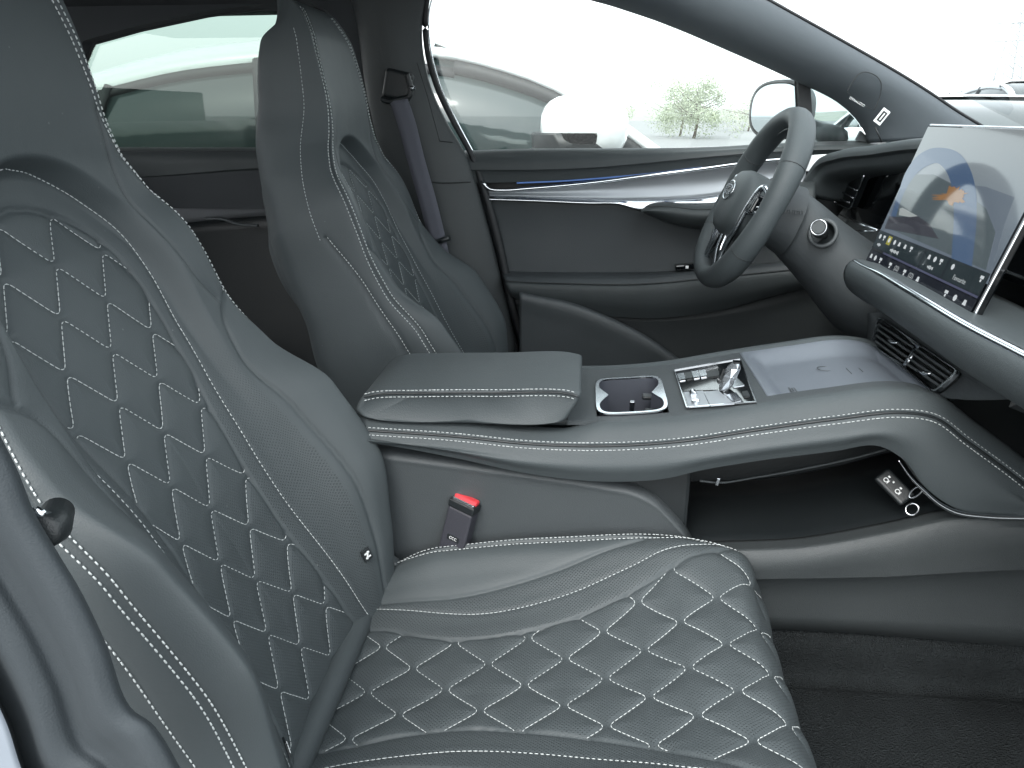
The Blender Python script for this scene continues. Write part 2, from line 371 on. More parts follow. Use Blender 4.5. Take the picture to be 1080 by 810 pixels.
def surf_n(L, q, v, e=.004):
    p = L.pos(q, v); dq = L.pos(q+e, v)-L.pos(q-e, v); dv = L.pos(q, v+e)-L.pos(q, v-e)
    n = np.cross(dq, dv)*L.flip; return p, n/(np.linalg.norm(n, axis=-1)[..., None]+1e-12)
def curve_yv(L, pts, n=160, side=1, shift=0.0):             # seam given as (v, y) pairs
    c = smooth([(a, b) for a, b in pts], n); q = L.y2q(c[:, 1]*side+shift, c[:, 0]); return np.stack([q, c[:, 0]], 1)
def quilt(L, rows, period, border, D, g=.009, phase=0., r0=0., shift=0.):
    """zigzag seams running across the panel, kissing their neighbours; each clipped to the border half-width border(v)"""
    out = []
    for i in range(rows):
        ys = np.linspace(-.24, .24, 900); tt = ((ys+phase)/period) % 1.0
        tri = np.abs(2*tt-1); tri = .5-.5*np.cos(np.pi*tri)*(1) if False else tri
        # rounded corners
        k = .17; tr = np.where(tri < k, k/2+tri*tri/(2*k), np.where(tri > 1-k, 1-k/2-(1-tri)**2/(2*k), tri)); tr = (tr-k/2)/(1-k)
        if i % 2: tr = 1-tr
        v = r0+i*D+g/2+(D-g)*tr
        ok = (np.abs(ys-shift) < border(v)) & (v > .02) & (v < L.S[-1]-.01)
        st = None
        for a in range(len(ys)):
            if ok[a] and st is None: st = a
            if (not ok[a] or a == len(ys)-1) and st is not None:
                if a-st > 12: out.append(np.stack([L.y2q(ys[st:a], v[st:a]), v[st:a]], 1))
                st = None
    return out
from mathutils.kdtree import KDTree
def kd_of(L, curves):
    P = np.vstack([L.pos(smooth(c, max(10, int(length(L.pos(c[:, 0], c[:, 1]))/.0015)), sharp=True)[:, 0],
                         smooth(c, max(10, int(length(L.pos(c[:, 0], c[:, 1]))/.0015)), sharp=True)[:, 1]) for c in curves])
    k = KDTree(len(P))
    for i, p in enumerate(P): k.insert(p, i)
    k.balance(); return k
def seat_shell(name, L, mat_, parent, creases, lines, quilts, inside, perf, dv=.0027, puff=.0021):
    nv = int(L.S[-1]/dv); v = np.linspace(0, L.S[-1], nv)
    q = np.concatenate([np.linspace(-2, -1.2, 22)[:-1], np.linspace(-1.2, 1.2, 331), np.linspace(1.2, 2, 22)[1:-1]])
    Q, V = np.meshgrid(q, v, indexing='ij'); P, N = surf_n(L, Q, V)
    shp = P.shape[:2]; pf = P.reshape(-1, 3); disp = np.zeros(len(pf))
    qa = np.abs(Q.ravel()); act = qa < 1.2
    def dist(cv, lim=.03):
        k = kd_of(L, cv); d = np.full(len(pf), 9.)
        for i in np.nonzero(act)[0]: d[i] = k.find(pf[i])[2]
        return d
    dc = dist(creases); disp -= .0034*np.exp(-(dc/.0021)**2)+.0016*np.exp(-(dc/.008)**2)
    if lines: dl = dist(lines); disp -= .0012*np.exp(-(dl/.003)**2)
    if quilts:
        dq = dist(quilts); ins = inside(P[..., 1].ravel(), V.ravel())
        disp += ins*(puff*(1-np.exp(-(dq/.012)**2))-.0018*np.exp(-(dq/.0028)**2)-.001)
    G = P+N*disp.reshape(shp)[..., None]
    s_len = np.concatenate([[0], np.cumsum(np.linalg.norm(np.diff(G[:, nv//2], axis=0), axis=1))]); s_len -= s_len[len(s_len)//2]
    UVu = np.repeat(s_len[:, None], nv, 1); wv = pchip(L.S, L.st[:, 2], v); UVu = UVu*(wv/wv[nv//2])[None, :]
    uv = np.stack([UVu.ravel(), V.ravel()], 1)
    mb = MB(); mb.grid(G, cu=True)
    n0 = shp[0]
    mb.F.append(tuple(i*nv for i in range(n0))); mb.F.append(tuple(i*nv+nv-1 for i in reversed(range(n0))))
    pa = perf(P[..., 1].ravel(), V.ravel(), Q.ravel())
    if quilts: pa = pa*(dc > .004)*np.where(dq < .004, 0, 1)
    else: pa = pa*(dc > .004)
    o = link_mesh(name, mb.V, mb.F, mat_, parent, uv=uv, attr={'perf': pa})
    bm = bmesh.new(); bm.from_mesh(o.data); bmesh.ops.recalc_face_normals(bm, faces=bm.faces); bm.to_mesh(o.data); bm.free()
    return o
def on_surf(L, c, off, side=0.0):
    P, N = surf_n(L, c[:, 0], c[:, 1]); T = np.gradient(P, axis=0); T /= np.linalg.norm(T, axis=1)[:, None]+1e-12
    return P+N*off+np.cross(T, N)*side
def build_seat(loc):
    root = thing('passenger_seat', 'x', 'car seat', loc)
    # ---- backrest
    bb = [(.04, .137), (.10, .118), (.2, .101), (.3, .090), (.42, .091), (.5, .104), (.6, .110), (.65, .098), (.688, .066), (.704, .025), (.708, 0)]
    st = [(.04, .157), (.10, .140), (.2, .124), (.3, .112), (.42, .112), (.54, .127), (.62, .130), (.67, .116), (.71, .084), (.738, .035), (.745, 0)]
    bc1 = [(.05, .168), (.2, .172), (.3, .170), (.4, .162), (.48, .155), (.53, .166), (.56, .200)]
    bc2 = [(.55, .176), (.58, .158), (.62, .146), (.68, .126), (.74, .118), (.80, .114)]
    sym = lambda L, c, n=160, sft=0.0: [curve_yv(L, c, n, 1, sft), curve_yv(L, c, n, -1, sft)]
    border_b = lambda v: pchip([a for a, b in bb], [b for a, b in bb], v)
    inside_b = lambda y, v: (np.abs(y+.008) < border_b(v)).astype(float)*(v < .705)
    qb = quilt(BACK, 15, .0735, lambda v: border_b(v)-.001, .0485, phase=.0705, r0=.018, shift=-.008)
    BS = -.008
    cre = sym(BACK, bb, sft=BS)+sym(BACK, bc1)+sym(BACK, bc2)
    rid = [np.stack([np.full(200, sgn*.985), np.linspace(.06, .60, 200)], 1) for sgn in (1, -1)]
    shs = [np.stack([sgn*smooth([(.985, .60), (.95, .70), (.92, .80), (.86, .90), (.74, .955)], 160)[:, 0], smooth([(.985, .60), (.95, .70), (.92, .80), (.86, .90), (.74, .955)], 160)[:, 1]], 1) for sgn in (1, -1)]
    sid = [np.stack([sgn*smooth([(1.055, .05), (1.045, .25), (1.04, .38), (1.06, .50), (1.12, .60)], 160)[:, 0], smooth([(1.055, .05), (1.045, .25), (1.04, .38), (1.06, .50), (1.12, .60)], 160)[:, 1]], 1) for sgn in (1, -1)]
    pad = [np.stack([sgn*smooth([(.70, .97), (.80, .90), (.80, .82), (.55, .765), (.3, .752)], 160)[:, 0], smooth([(.70, .97), (.80, .90), (.80, .82), (.55, .765), (.3, .752)], 160)[:, 1]], 1) for sgn in (1, -1)]
    lin = sym(BACK, st, sft=BS)
    def perf_b(y, v, q):
        a = np.abs(y+.008); b1 = border_b(v); w1 = pchip([p[0] for p in bc1], [p[1] for p in bc1], v)
        strip = (a > b1+.003) & (a < w1-.003) & (v < .52)*(v > .03) & (np.abs(q) < 1)
        quil = (a < b1) & (v < .40)
        return np.clip(strip*1.0*np.clip((.52-v)/.2, 0, 1)+quil*.75*np.clip((.42-v)/.12, 0, 1), 0, 1)
    back = seat_shell('backrest', BACK, M_seat, root, cre+rid+sid+shs, lin, qb, inside_b, perf_b)
    tb = MB()
    for c in qb: tb.dashes(on_surf(BACK, c, -.0022), r=.00052)
    for c in lin: tb.dashes(on_surf(BACK, c, -.0006), r=.00056)
    for c in rid+shs:
        for sgn in (-1, 1): tb.dashes(on_surf(BACK, c, -.0006, .0046*sgn), r=.00085, dash=.0036, gap=.0022)
    for sgn in (1, -1): tb.dashes(on_surf(BACK, np.stack([sgn*np.linspace(1.14, 1.10, 200), np.linspace(.60, .93, 200)], 1), .0003), r=.0006, dash=.0036, gap=.0022)
    for c in sid: tb.dashes(on_surf(BACK, c, -.0006, .0046), r=.00080, dash=.0036, gap=.0022)
    tb.build('stitching', M_thread, back)
    # ---- cushion
    cb = [(.03, .12), (.06, .108), (.14, .092), (.18, .080), (.25, .072), (.32, .080), (.4, .100), (.48, .132), (.54, .165), (.60, .195)]
    cs = [(.08, .135), (.14, .122), (.2, .112), (.26, .108), (.34, .118), (.44, .145), (.53, .178), (.60, .20)]
    c2 = [(.03, .15), (.12, .135), (.2, .130), (.3, .142), (.42, .170), (.52, .202)]
    border_c = lambda v: pchip([a for a, b in cb], [b for a, b in cb], v)
    CS = .018
    inside_c = lambda y, v: (np.abs(y-CS) < border_c(v)).astype(float)
    qc = quilt(CUSH, 14, .0745, lambda v: border_c(v)-.001, .0470, phase=.062, r0=-.011, shift=CS)
    crc = sym(CUSH, cb, sft=CS)+sym(CUSH, c2, sft=CS)
    ric = [np.stack([sgn*smooth([(.93, .08), (.885, .20), (.885, .45), (.93, .56), (.98, .62)], 160)[:, 0], smooth([(.93, .08), (.885, .20), (.885, .45), (.93, .56), (.98, .62)], 160)[:, 1]], 1) for sgn in (1, -1)]
    lic = sym(CUSH, cs, sft=CS)
    def perf_c(y, v, q):
        a = np.abs(y-CS); b1 = border_c(v); w1 = pchip([p[0] for p in c2], [p[1] for p in c2], v)
        return np.clip(((a > b1+.003) & (a < w1-.002) & (np.abs(q) < 1))*1.0+(a < b1)*.8, 0, 1)
    cu = seat_shell('cushion', CUSH, M_seat, root, crc+ric, lic, qc, inside_c, perf_c, puff=.0026)
    tc_ = MB()
    for c in qc: tc_.dashes(on_surf(CUSH, c, -.0022), r=.00052)
    for c in lic: tc_.dashes(on_surf(CUSH, c, -.0006), r=.00056)
    for c in ric:
        for sgn in (-1, 1): tc_.dashes(on_surf(CUSH, c, -.0006, .0044*sgn), r=.00070, dash=.0036, gap=.0022)
    tc_.build('stitching', M_thread, cu)
    # ---- padded flap between cushion and back, frame, side covers
    fl = MB(); ys = np.linspace(-.17, .17, 20)
    fl.tube(np.stack([np.full(20, -.004), ys, np.full(20, .180)], 1), .017, n=14, up=(1, 0, 0)); fl.build('rear_roll', M_leather, root)
    fr = MB()
    fr.box((.20, 0, .075), (.23, .17, .035)); fr.build('seat_frame', M_black, root, bevel=.012, smooth_s=False)
    for sgn in (1, -1):
        rl = MB(); rl.box((.19, sgn*.15, .018), (.30, .022, .016)); rl.build('seat_rail', M_chrome2, root, bevel=.004, smooth_s=False)
    for sgn in (1, -1):
        o2 = [(-.10, .06), (.40, .06), (.44, .12), (.30, .145), (.10, .135), (.03, .150), (-.02, .20), (-.06, .215), (-.10, .18)]
        sc_ = MB(); sc_.prism([(x, sgn*.212, z) for x, z in o2], (0, sgn*.014, 0)); sc_.build('side_cover', M_plastic_l, root, bevel=.005, seg=3, smooth_s=False)
    for sgn in (1, -1):
        kn = MB(); kn.box((-.012, sgn*.215, .205), (.030, .010, .040), [[.8, 0, -.6], [0, 1, 0], [.6, 0, .8]]); kn.build('hinge_cover', M_plastic_l, root, bevel=.007, seg=3, smooth_s=False)
    for q_, v_ in ((.70, .175), (-.74, .16)):
        P, N = surf_n(BACK, np.array([q_]), np.array([v_])); P = P[0]; N = N[0]
        u = np.array([-.4, 0, .9]); u -= N*np.dot(u, N); u /= np.linalg.norm(u); t = np.cross(u, N)
        tg = MB(); tg.box(P+N*.004, (.0085, .0065, .0012), [u, t, N]); lab = tg.build('fabric_tag', M_black, root, bevel=.0006, smooth_s=False)
        e = MB(); e.box(P+N*.0056, (.0055, .0012, .0003), [(u+t*.5)/1.118, (t-u*.5)/1.118, N]); e.box(P+N*.0056+u*.003, (.001, .004, .0003), [u, t, N]); e.box(P+N*.0056-u*.003, (.001, .004, .0003), [u, t, N])
        e.build('tag_mark', M_white, lab, smooth_s=False)
    return root
seat = build_seat((0, -.355, 0))
tag(seat, 'near grey leather front seat whose quilted cushion and backrest fill the foreground', 'car seat', 'front seats')
def copy_tree(o, parent=None):
    c = o.copy(); COL.objects.link(c)
    if parent is not None: c.parent = parent
    for ch in [k for k in bpy.data.objects if k.parent == o]: copy_tree(ch, c)
    return c
seat2 = copy_tree(seat); seat2.location = (.090, .372, 0)
for k_ in [k for k in bpy.data.objects if k.parent == seat2]: k_.location = (0, 0, 0)
for k_ in [k for k in bpy.data.objects if k.parent == seat]: k_.location = (0, 0, 0)
seat2.name = 'driver_seat'
tag(seat2, 'far grey leather front seat behind the armrest, beside the hanging seat belt', 'car seat', 'front seats')
# ------------------------------------------------------------------ centre console
con = thing('center_console', 'grey leather centre console between the seats with stitched rail and open tray beneath', 'console', (.35, 0, 0))
CRE = [(300, 449), (407, 455), (480, 460), (560, 468), (640, 470), (720, 465), (800, 453), (880, 442), (950, 435), (985, 440), (1020, 465), (1080, 510), (1150, 575)]
BOT = [(300, 455), (410, 470), (480, 483), (560, 500), (640, 508), (700, 505), (740, 496), (800, 486), (880, 476), (925, 470), (952, 484), (976, 514), (1010, 537), (1080, 548), (1150, 600)]
CP = smooth(TY(CRE, -.14), 120)
tn = np.gradient(CP, axis=0); tn /= np.linalg.norm(tn, axis=1)[:, None]
CN = np.stack([-tn[:, 2], np.zeros(120), tn[:, 0]], 1)
def off(dy, dn, a=0, b=120): return CP[a:b]+CN[a:b]*dn+np.array([0, dy, 0])
def zc(x): return float(np.interp(x, CP[:, 0], CP[:, 2]))
def ztop(x): return zc(x)+.0245
BP = smooth(TY(BOT, -.142), 120)
MID = (CP+BP)/2+np.array([0, -.012, 0])
FXX = .50+.50*np.clip((CP[:, 0]-.262)/.045, 0, 1)
def offv(dy, dn): return CP+CN*(dn*FXX)[:, None]+np.array([0, dy, 0])
rows = [offv(.030, .0235), offv(.018, .0225), offv(.005, .012), off(-.001, .002), off(.0005, 0), '|', off(-.003, -.003), off(-.009, -.014), MID, BP+np.array([0, -.004, .008]), BP, '|', BP+np.array([0, .02, -.001]), BP+np.array([0, .06, .012])]
rail = skin_obj('leather_rail', rows, M_leather, con, n=140, k=5, solid=0)
mb = MB()
for dy, dn in ((-.0002, .0042), (-.0052, -.0044)):
    mb.dashes(smooth(off(dy, dn), 500), r=.0007, dash=.0038, gap=.002)
mb.build('stitching', M_thread, rail)
mb = MB(); mb.tube(smooth(off(-.0006, -.0002), 300), .0019, n=6); mb.build('seam_piping', M_black, rail)
# far leather rail and far side
rows = [off(.238, .020, 24), off(.250, .026, 24), off(.264, .022, 24), off(.270, .006, 24), off(.270, -.10, 24)]
skin_obj('far_rail', rows, M_leather, con, n=80, k=4, solid=0)
# top plates, cut round the cup well and the charging tray
def plate(mb, x0, x1, y0, y1, dz=0, th=.006, n=6):
    xs = np.linspace(x0, x1, n); G = np.array([[(x, y0, ztop(x)+dz), (x, y1, ztop(x)+dz), (x, y1, ztop(x)+dz-th), (x, y0, ztop(x)+dz-th)] for x in xs]); mb.grid(G, cv=True, capu=True)
YN, YF = -.1125, .112
mb = MB()
plate(mb, .07, .303, YN, YF, -.001); plate(mb, .303, .399, YN, -.096, -.001); plate(mb, .303, .399, .050, YF, -.001)
plate(mb, .399, .524, YN, YF, -.001); plate(mb, .524, .728, YN, -.090, -.001, n=12); plate(mb, .524, .728, .106, YF, -.001, n=12); plate(mb, .728, .80, YN, YF, -.001, n=10)
mb.build('top_panel', M_soft, con, smooth_s=False)
# cup holder
YC, XC = -.023, .351
def outl(hx, hy, r, n=64, notch=0, nw=.020):
    P = []
    for k in range(n):
        t = 2*math.pi*k/n; c, s_ = math.cos(t), math.sin(t); e = 2/6.0
        x = hx*math.copysign(abs(c)**e, c); y = hy*math.copysign(abs(s_)**e, s_)
        x -= math.copysign(notch*math.exp(-(y/nw)**2), x)*(1 if abs(x) > .5*hx else 0)
        P.append((XC+x, YC+y))
    return P
def lift(P, dz): return np.array([(x, y, ztop(x)+dz) for x, y in P])
cup = MB(); A = outl(.0485, .0735, 0, 96); B = outl(.0440, .0690, 0, 96, .0135)
cup.ring(lift(A, .0005), lift(B, .0005), (0, 0, .0022)); cf = cup.build('cup_holder_frame', M_chrome, con, auto=40)
well = MB(); G = np.array([lift(B, .0006), lift(B, -.004), lift([(XC+(x-XC)*.97, YC+(y-YC)*.97) for x, y in B], -.055)]).transpose(1, 0, 2)
well.grid(G, cu=True); well.F.append(tuple(range(2, len(well.V), 3))); well.build('cup_well', mat('cup_lining', (.055, .060, .074), .4), con, auto=40)
cl = MB(); cl.box((XC+.004, YC+.005, ztop(XC)-.020), (.0035, .0035, .010)); cl.build('divider_clip', M_chrome2, con, bevel=.001, smooth_s=False)
for sy in (-1, 1):
    c2_ = MB(); c2_.box((XC+.030, YC+sy*.030, ztop(XC)-.012), (.010, .008, .003)); c2_.build('cup_gripper', M_black, con, bevel=.002, smooth_s=False)
# shifter panel
sl = (ztop(.50)-ztop(.42))/.08; TN = np.array([-sl, 0, 1]); TN /= np.linalg.norm(TN); TP0 = np.array([.46, 0, ztop(.46)])
def T(px, py, dz=0): return PP(px, py, TP0+TN*dz, TN)
def poly(mb, pts, th, dz=0, fn=T): mb.prism([fn(x, y, dz) for x, y in pts], TN*th)
sh = MB(); poly(sh, [(711, 391.5), (781, 379.5), (798, 425.5), (724, 431.5)], .0016, .0004)
shp = sh.build('shifter_panel', M_gloss, con, smooth_s=False)
def frame_of(px, w_, th, dz, mat_, name, parent, fn=T):
    P = np.array([fn(x, y, dz) for x, y in px]); c = P.mean(0); Q = np.array([p+(c-p)/np.linalg.norm(c-p)*w_ for p in P])
    m_ = MB(); m_.ring(P, Q, TN*th); return m_.build(name, mat_, parent, smooth_s=False)
frame_of([(711, 391.5), (781, 379.5), (798, 425.5), (724, 431.5)], .0022, .003, .0004, M_chrome, 'panel_trim', shp)
def pbox(name, pts, th, m_, dz=.0021, parent=shp, bev=.0006): b_ = MB(); poly(b_, pts, th, dz); return b_.build(name, m_, parent, bevel=bev, smooth_s=False)
pbox('sky_reflection_plate', [(743, 414.5), (757, 412.5), (774, 426.5), (750, 428.5)], .0012, M_alu)  # both pale plates stand in for sky reflected in the gloss black panel
pbox('sky_reflection_plate', [(722, 414), (741, 413), (748, 428.5), (727, 430)], .0010, M_alu)
pbox('switch_bank', [(717, 404), (751, 399), (757, 411.5), (721, 412.5)], .0008, M_gloss)
for i, x in enumerate((715, 722.5, 730, 737.5)):
    pbox('toggle_switch', [(x, 396.5-i*1.2), (x+6, 395.5-i*1.2), (x+8, 401.5-i*1.2), (x+2, 402.5-i*1.2)], .0035, M_chrome if i != 1 else M_black, .002)
pbox('mode_button', [(744, 393.5), (757, 391), (759, 397), (746.5, 399)], .002, M_black)
pbox('side_button', [(767, 418), (776, 415.5), (782, 423), (773, 425)], .0022, M_chrome2)
pbox('side_button', [(783, 414.5), (788, 413.5), (790.5, 418.5), (785, 419.5)], .002, M_black)
pbox('side_button', [(770, 404), (777, 399), (785, 407), (774, 409)], .0012, M_chrome2)
ro = MB(); pr = T(731, 415, .006); ro.tube([pr+np.array([0, -.006, 0]), pr+np.array([0, -.005, 0]), pr+np.array([0, .005, 0]), pr+np.array([0, .006, 0])], [.004, .005, .005, .004], n=16); ro.build('volume_roller', M_chrome, shp, auto=40)
kn = MB(); pk = T(734, 425.5, .002); kn.tube([pk, pk+TN*.004, pk+TN*.005], [.0055, .0055, .0045], n=20); kn.build('start_button', M_chrome, shp, auto=40)
# gear selector: a faceted crystal lever
gb = T(763, 411, .002); ax = np.array([.25, .05, 1.]); ax /= np.linalg.norm(ax)
gs = MB(); prof = [(0, .006, .010), (.006, .0085, .0125), (.022, .0105, .0150), (.034, .0085, .0135), (.040, .004, .008)]
G = []
for k, (h, a, b) in enumerate(prof):
    G.append([gb+ax*h+np.array([math.cos(2*math.pi*(j+.5*(k % 2))/7)*a+h*.10, math.sin(2*math.pi*(j+.5*(k % 2))/7)*b, 0]) for j in range(7)])
G = np.array(G); bb0 = len(gs.V); gs.V += [tuple(v) for v in G.reshape(-1, 3)]
for k in range(4):
    for j in range(7):
        a, b, c, d = bb0+k*7+j, bb0+k*7+(j+1) % 7, bb0+(k+1)*7+j, bb0+(k+1)*7+(j+1) % 7
        if k % 2: gs.F += [(a, b, d), (a, d, c)]
        else: gs.F += [(a, b, c), (b, d, c)]
gs.F.append(tuple(bb0+28+j for j in range(7)))
sel = gs.build('gear_selector', M_crystal, con, smooth_s=False)
g2 = MB(); g2.box(gb+ax*.021+np.array([-.0105, 0, 0]), (.0012, .0052, .011), [[1, 0, -.25], [0, 1, 0], ax]); g2.box(gb+ax*.041+np.array([.004, 0, 0]), (.004, .005, .0012)); g2.build('selector_insert', M_gloss, sel, smooth_s=False)
# charging tray
mb = MB(); xs = np.linspace(.5245, .7275, 44); ysr = np.linspace(-.0895, .1055, 40); ss = lambda t: np.clip(t, 0, 1)**2*(3-2*np.clip(t, 0, 1))
G = np.array([[(x, y, ztop(x)-.0012-.016*ss((x-.53)/.03)*ss((.7275-x)/.006)*(ss((y+.0895)/.006)*ss((.1065-y)/.045))) for y in ysr] for x in xs]); mb.grid(G)
pad = mb.build('charging_pad', M_pad, con, solid=.003)
mb = MB()
for a, b, c, d in ((.655, .655, -.012, .012), (.672, .672, -.006, .010)):
    mb.tube([(a, c, ztop(a)-.0168), (b, d, ztop(b)-.0168)], .0006, n=5)
mb.tube([(.63+.012*math.cos(t), .02+.010*math.sin(t), ztop(.63)-.0168) for t in np.linspace(0, 5.2, 24)], .0005, n=5)
mb.build('pad_mark', M_plastic_l, pad)
mb = MB()
for k_ in range(4): mb.box((.566+.0035*k_, -.045, ztop(.57)-.0166), (.0008, .010-.0015*(k_ % 2), .0003))
mb.build('pad_print', M_plastic_l, pad, smooth_s=False)
# armrest
ARM = [(372, 436), (378, 428), (392, 414.5), (440, 412), (520, 411.5), (606, 413.5), (613, 418), (600, 439), (588, 446), (570, 448.5), (480, 447.5), (420, 446), (395, 443)]
AP = TY(ARM, -.117); NA = np.array([0, .178, 0])
AQ = smooth(np.vstack([TY([(374, 432), (380, 421), (393, 414.5), (440, 411.5), (520, 411), (603, 412.5), (613, 416), (611, 423), (604, 434), (595, 445), (582, 448), (480, 447.5), (420, 446), (392, 443), (378, 438), (374, 432)], -.138)]), 160)[:-1]
cA = AQ.mean(0)
def inset(d): return AQ+(cA-AQ)/np.linalg.norm(cA-AQ, axis=1)[:, None]*d
G = [inset(.0090)+np.array([0, .0008, 0])]+[inset(.0075*(1-math.sin(a)))+np.array([0, .0075*(1-math.cos(a)), 0]) for a in np.linspace(0, math.pi/2, 6)]+[inset(.0075*(1-math.cos(a)))+np.array([0, .168-.0075*(1-math.sin(a)), 0]) for a in np.linspace(0, math.pi/2, 6)][0:]
G = [g+np.array([0, 0, 0]) for g in G]; mb = MB(); mb.grid(np.array(G), cv=True); n_ = len(AQ); mb.F.append(tuple(range(n_))); mb.F.append(tuple((len(G)-1)*n_+q for q in reversed(range(n_))))
arm = mb.build('armrest', M_leather, con, auto=60)
seam = TY([(384, 419), (395, 416.5), (440, 415), (520, 414.5), (604, 416.5), (610, 419)], -.1388)
mb = MB(); mb.tube(smooth(seam, 120), .0011, n=6); mb.build('seam_piping', M_black, arm)
mb = MB()
for dz in (-.0045, .0040): mb.dashes(smooth(seam, 200)+np.array([0, -.0004 if dz < 0 else .0012, dz]), r=.0007, dash=.0038, gap=.002)
mb.build('stitching', M_thread, arm)
mb = MB(); mb.box((.135, -.02, .440), (.13, .095, .012)); mb.build('armrest_bin', M_black, con, bevel=.004, smooth_s=False)
# side skirt below the rail
SP = [(330, 468), (410, 480), (480, 489), (560, 500), (640, 512), (668, 518), (690, 529), (706, 544), (722, 562), (742, 600)]
a0 = smooth(TY(SP, -.118), 80)
rows = [a0+np.array([0, .03, .004]), a0+np.array([0, .006, .003]), a0, a0+np.array([0, -.003, -.004]), a0+np.array([0, -.002, -.012]), a0*np.array([1, 1, 0])+np.array([0, .012, .02])]
skin_obj('side_skirt', rows, M_plastic_l, con, n=80, k=4, solid=.004)
# tray opening: inner walls, floor, wire and chrome lip
mb = MB()
mb.box((.36, .0, .25), (.075, .10, .13)); mb.build('tray_rear_wall', M_black, con, bevel=.006, smooth_s=False)
FL = TY([(700, 590), (740, 581), (850, 576), (940, 561), (1010, 545), (1080, 541)], -.13)
skin_obj('tray_floor', [FL, FL+np.array([0, .10, -.004]), FL+np.array([0, .21, -.004])], M_black, con, n=40, k=2, solid=.006)
mb = MB(); xs = [.36, 1.0]; mb.prism([(.36, .085, .20), (1.0, .085, .20), (1.0, .085, .44), (.36, .085, .44)], (0, .006, 0)); mb.build('tray_back_wall', M_black, con, smooth_s=False)
mb = MB(); mb.tube(smooth([PY(*p) for p in ((738, 507, -.09), (757, 509, -.085), (800, 503, -.06), (860, 492, -.04), (905, 482, -.03), (935, 474, -.03))], 60), .0016, n=6); mb.build('tray_edge_trim', M_plastic_l, con)
mb = MB(); p = PY(757, 508, -.095); mb.box(p, (.0022, .0014, .0055), [[.97, 0, -.2], [0, 1, 0], [.2, 0, .97]]); mb.build('hook', M_chrome, con, bevel=.0006, smooth_s=False)
LIP = smooth(TY([(948, 486), (960, 503), (975, 518), (990, 531), (1008, 540), (1040, 544.5), (1080, 546), (1140, 548)], -.146), 120)
mb = MB(); mb.tube(LIP, np.concatenate([np.linspace(.0007, .0035, 50), np.full(70, .0035)]), n=8); mb.build('chrome_lip', M_chrome, con)
# lower body
L0 = smooth(TY([(700, 589), (740, 583), (850, 577.5), (940, 562), (1010, 547.5), (1080, 549), (1150, 552)], -.142), 80)
L1 = smooth(TY([(700, 604), (740, 598), (850, 591), (940, 576), (1010, 563), (1080, 557), (1150, 560)], -.150), 80)
L2 = smooth(TY([(700, 618), (800, 611), (850, 610), (940, 608), (1010, 604), (1080, 601), (1150, 600)], -.146), 80)
L3 = smooth(TY([(700, 660), (815, 664), (900, 668), (1000, 676), (1080, 682), (1150, 686)], -.100), 80)
rows = [L0+np.array([0, .03, -.002]), L0, '|', L0+np.array([0, -.003, -.003]), L1, L2, '|', L2+np.array([0, .018, -.004]), L2+np.array([0, .028, -.016]), L3]
skin_obj('lower_body', rows, M_plastic, con, n=80, k=4, solid=.004)
# ------------------------------------------------------------------ floor carpet
F0 = smooth(TY([(700, 655), (812, 665), (900, 669), (1000, 677), (1080, 683), (1150, 688)], -.094), 60)
def zat(P, z, y): return np.stack([P[:, 0], np.full(len(P), y), np.full(len(P), z)], 1)
F0 = np.vstack([F0[:1]+np.array([[-.5, 0, 0]]), F0, F0[-1:]+np.array([[.3, 0, .0]])])
rows = [F0+np.array([0, .01, .02]), F0, F0+np.array([0, -.012, -.012]), zat(F0, .045, -.112), zat(F0, .034, -.13), '|', zat(F0, .042, -.134), zat(F0, .044, -.15), zat(F0, .044, -.45), zat(F0, .05, -.70)]
o = skin_obj('floor', rows, M_carpet, None, n=120, k=6, solid=0); struct(o)
mb = MB(); mb.box((0, .40, -.02), (1.5, .36, .03)); struct(mb.build('floor', M_carpet, smooth_s=False))
mb = MB(); mb.box((-.6, -.40, -.02), (.75, .33, .03)); struct(mb.build('floor', M_carpet, smooth_s=False))
# ------------------------------------------------------------------ buckle
bk = thing('seat_belt_buckle', 'dark seat belt buckle with red release button beside the near cushion', 'buckle', tuple(PY(470, 590, -.135)))
bl = bk.location; b0 = np.array(PY(474, 596, -.128)); b1 = np.array(PY(492, 525, -.122)); ax = b1-b0; H_ = np.linalg.norm(ax); ax /= H_
fx = np.array([.93, -.36, 0]); fx -= ax*np.dot(fx, ax); fx /= np.linalg.norm(fx); fy = np.cross(ax, fx)
M3 = [fx, fy, ax]
mb = MB(); mb.box(b0+ax*H_*.42, (.0195, .0105, H_*.42), M3); mb.build('buckle_body', mat('buckle_plastic', (.035, .036, .045), .5, bump=.3), bk, bevel=.003, seg=3, smooth_s=False)
mb = MB(); mb.box(b0+ax*H_*.895, (.0205, .0112, H_*.055), M3); mb.build('collar', M_black, bk, bevel=.002, smooth_s=False)
mb = MB(); mb.box(b0+ax*H_*.935-fy*.0055, (.0172, .0030, .0045), M3); mb.build('tongue_slot', M_chrome, bk, bevel=.0012, smooth_s=False)
mb = MB(); mb.box(b0+ax*H_*.972+fy*.0028, (.0180, .0060, .0038), M3); mb.build('release_button', M_red, bk, bevel=.0025, seg=3, smooth_s=False)
mb = MB(); mb.box(b0+ax*H_*.44-fy*.0108, (.0095, .0003, .0040), M3); lb = mb.build('label_plate', M_black, bk, smooth_s=False)
text('label_lettering', 'CCC', b0+ax*H_*.44-fy*.0112, fx, ax, .0058, M_white, lb, .0001)
mb = MB(); mb.box(b0-ax*.02, (.010, .004, .025), M3); mb.build('stalk', M_black, bk, bevel=.002, smooth_s=False)
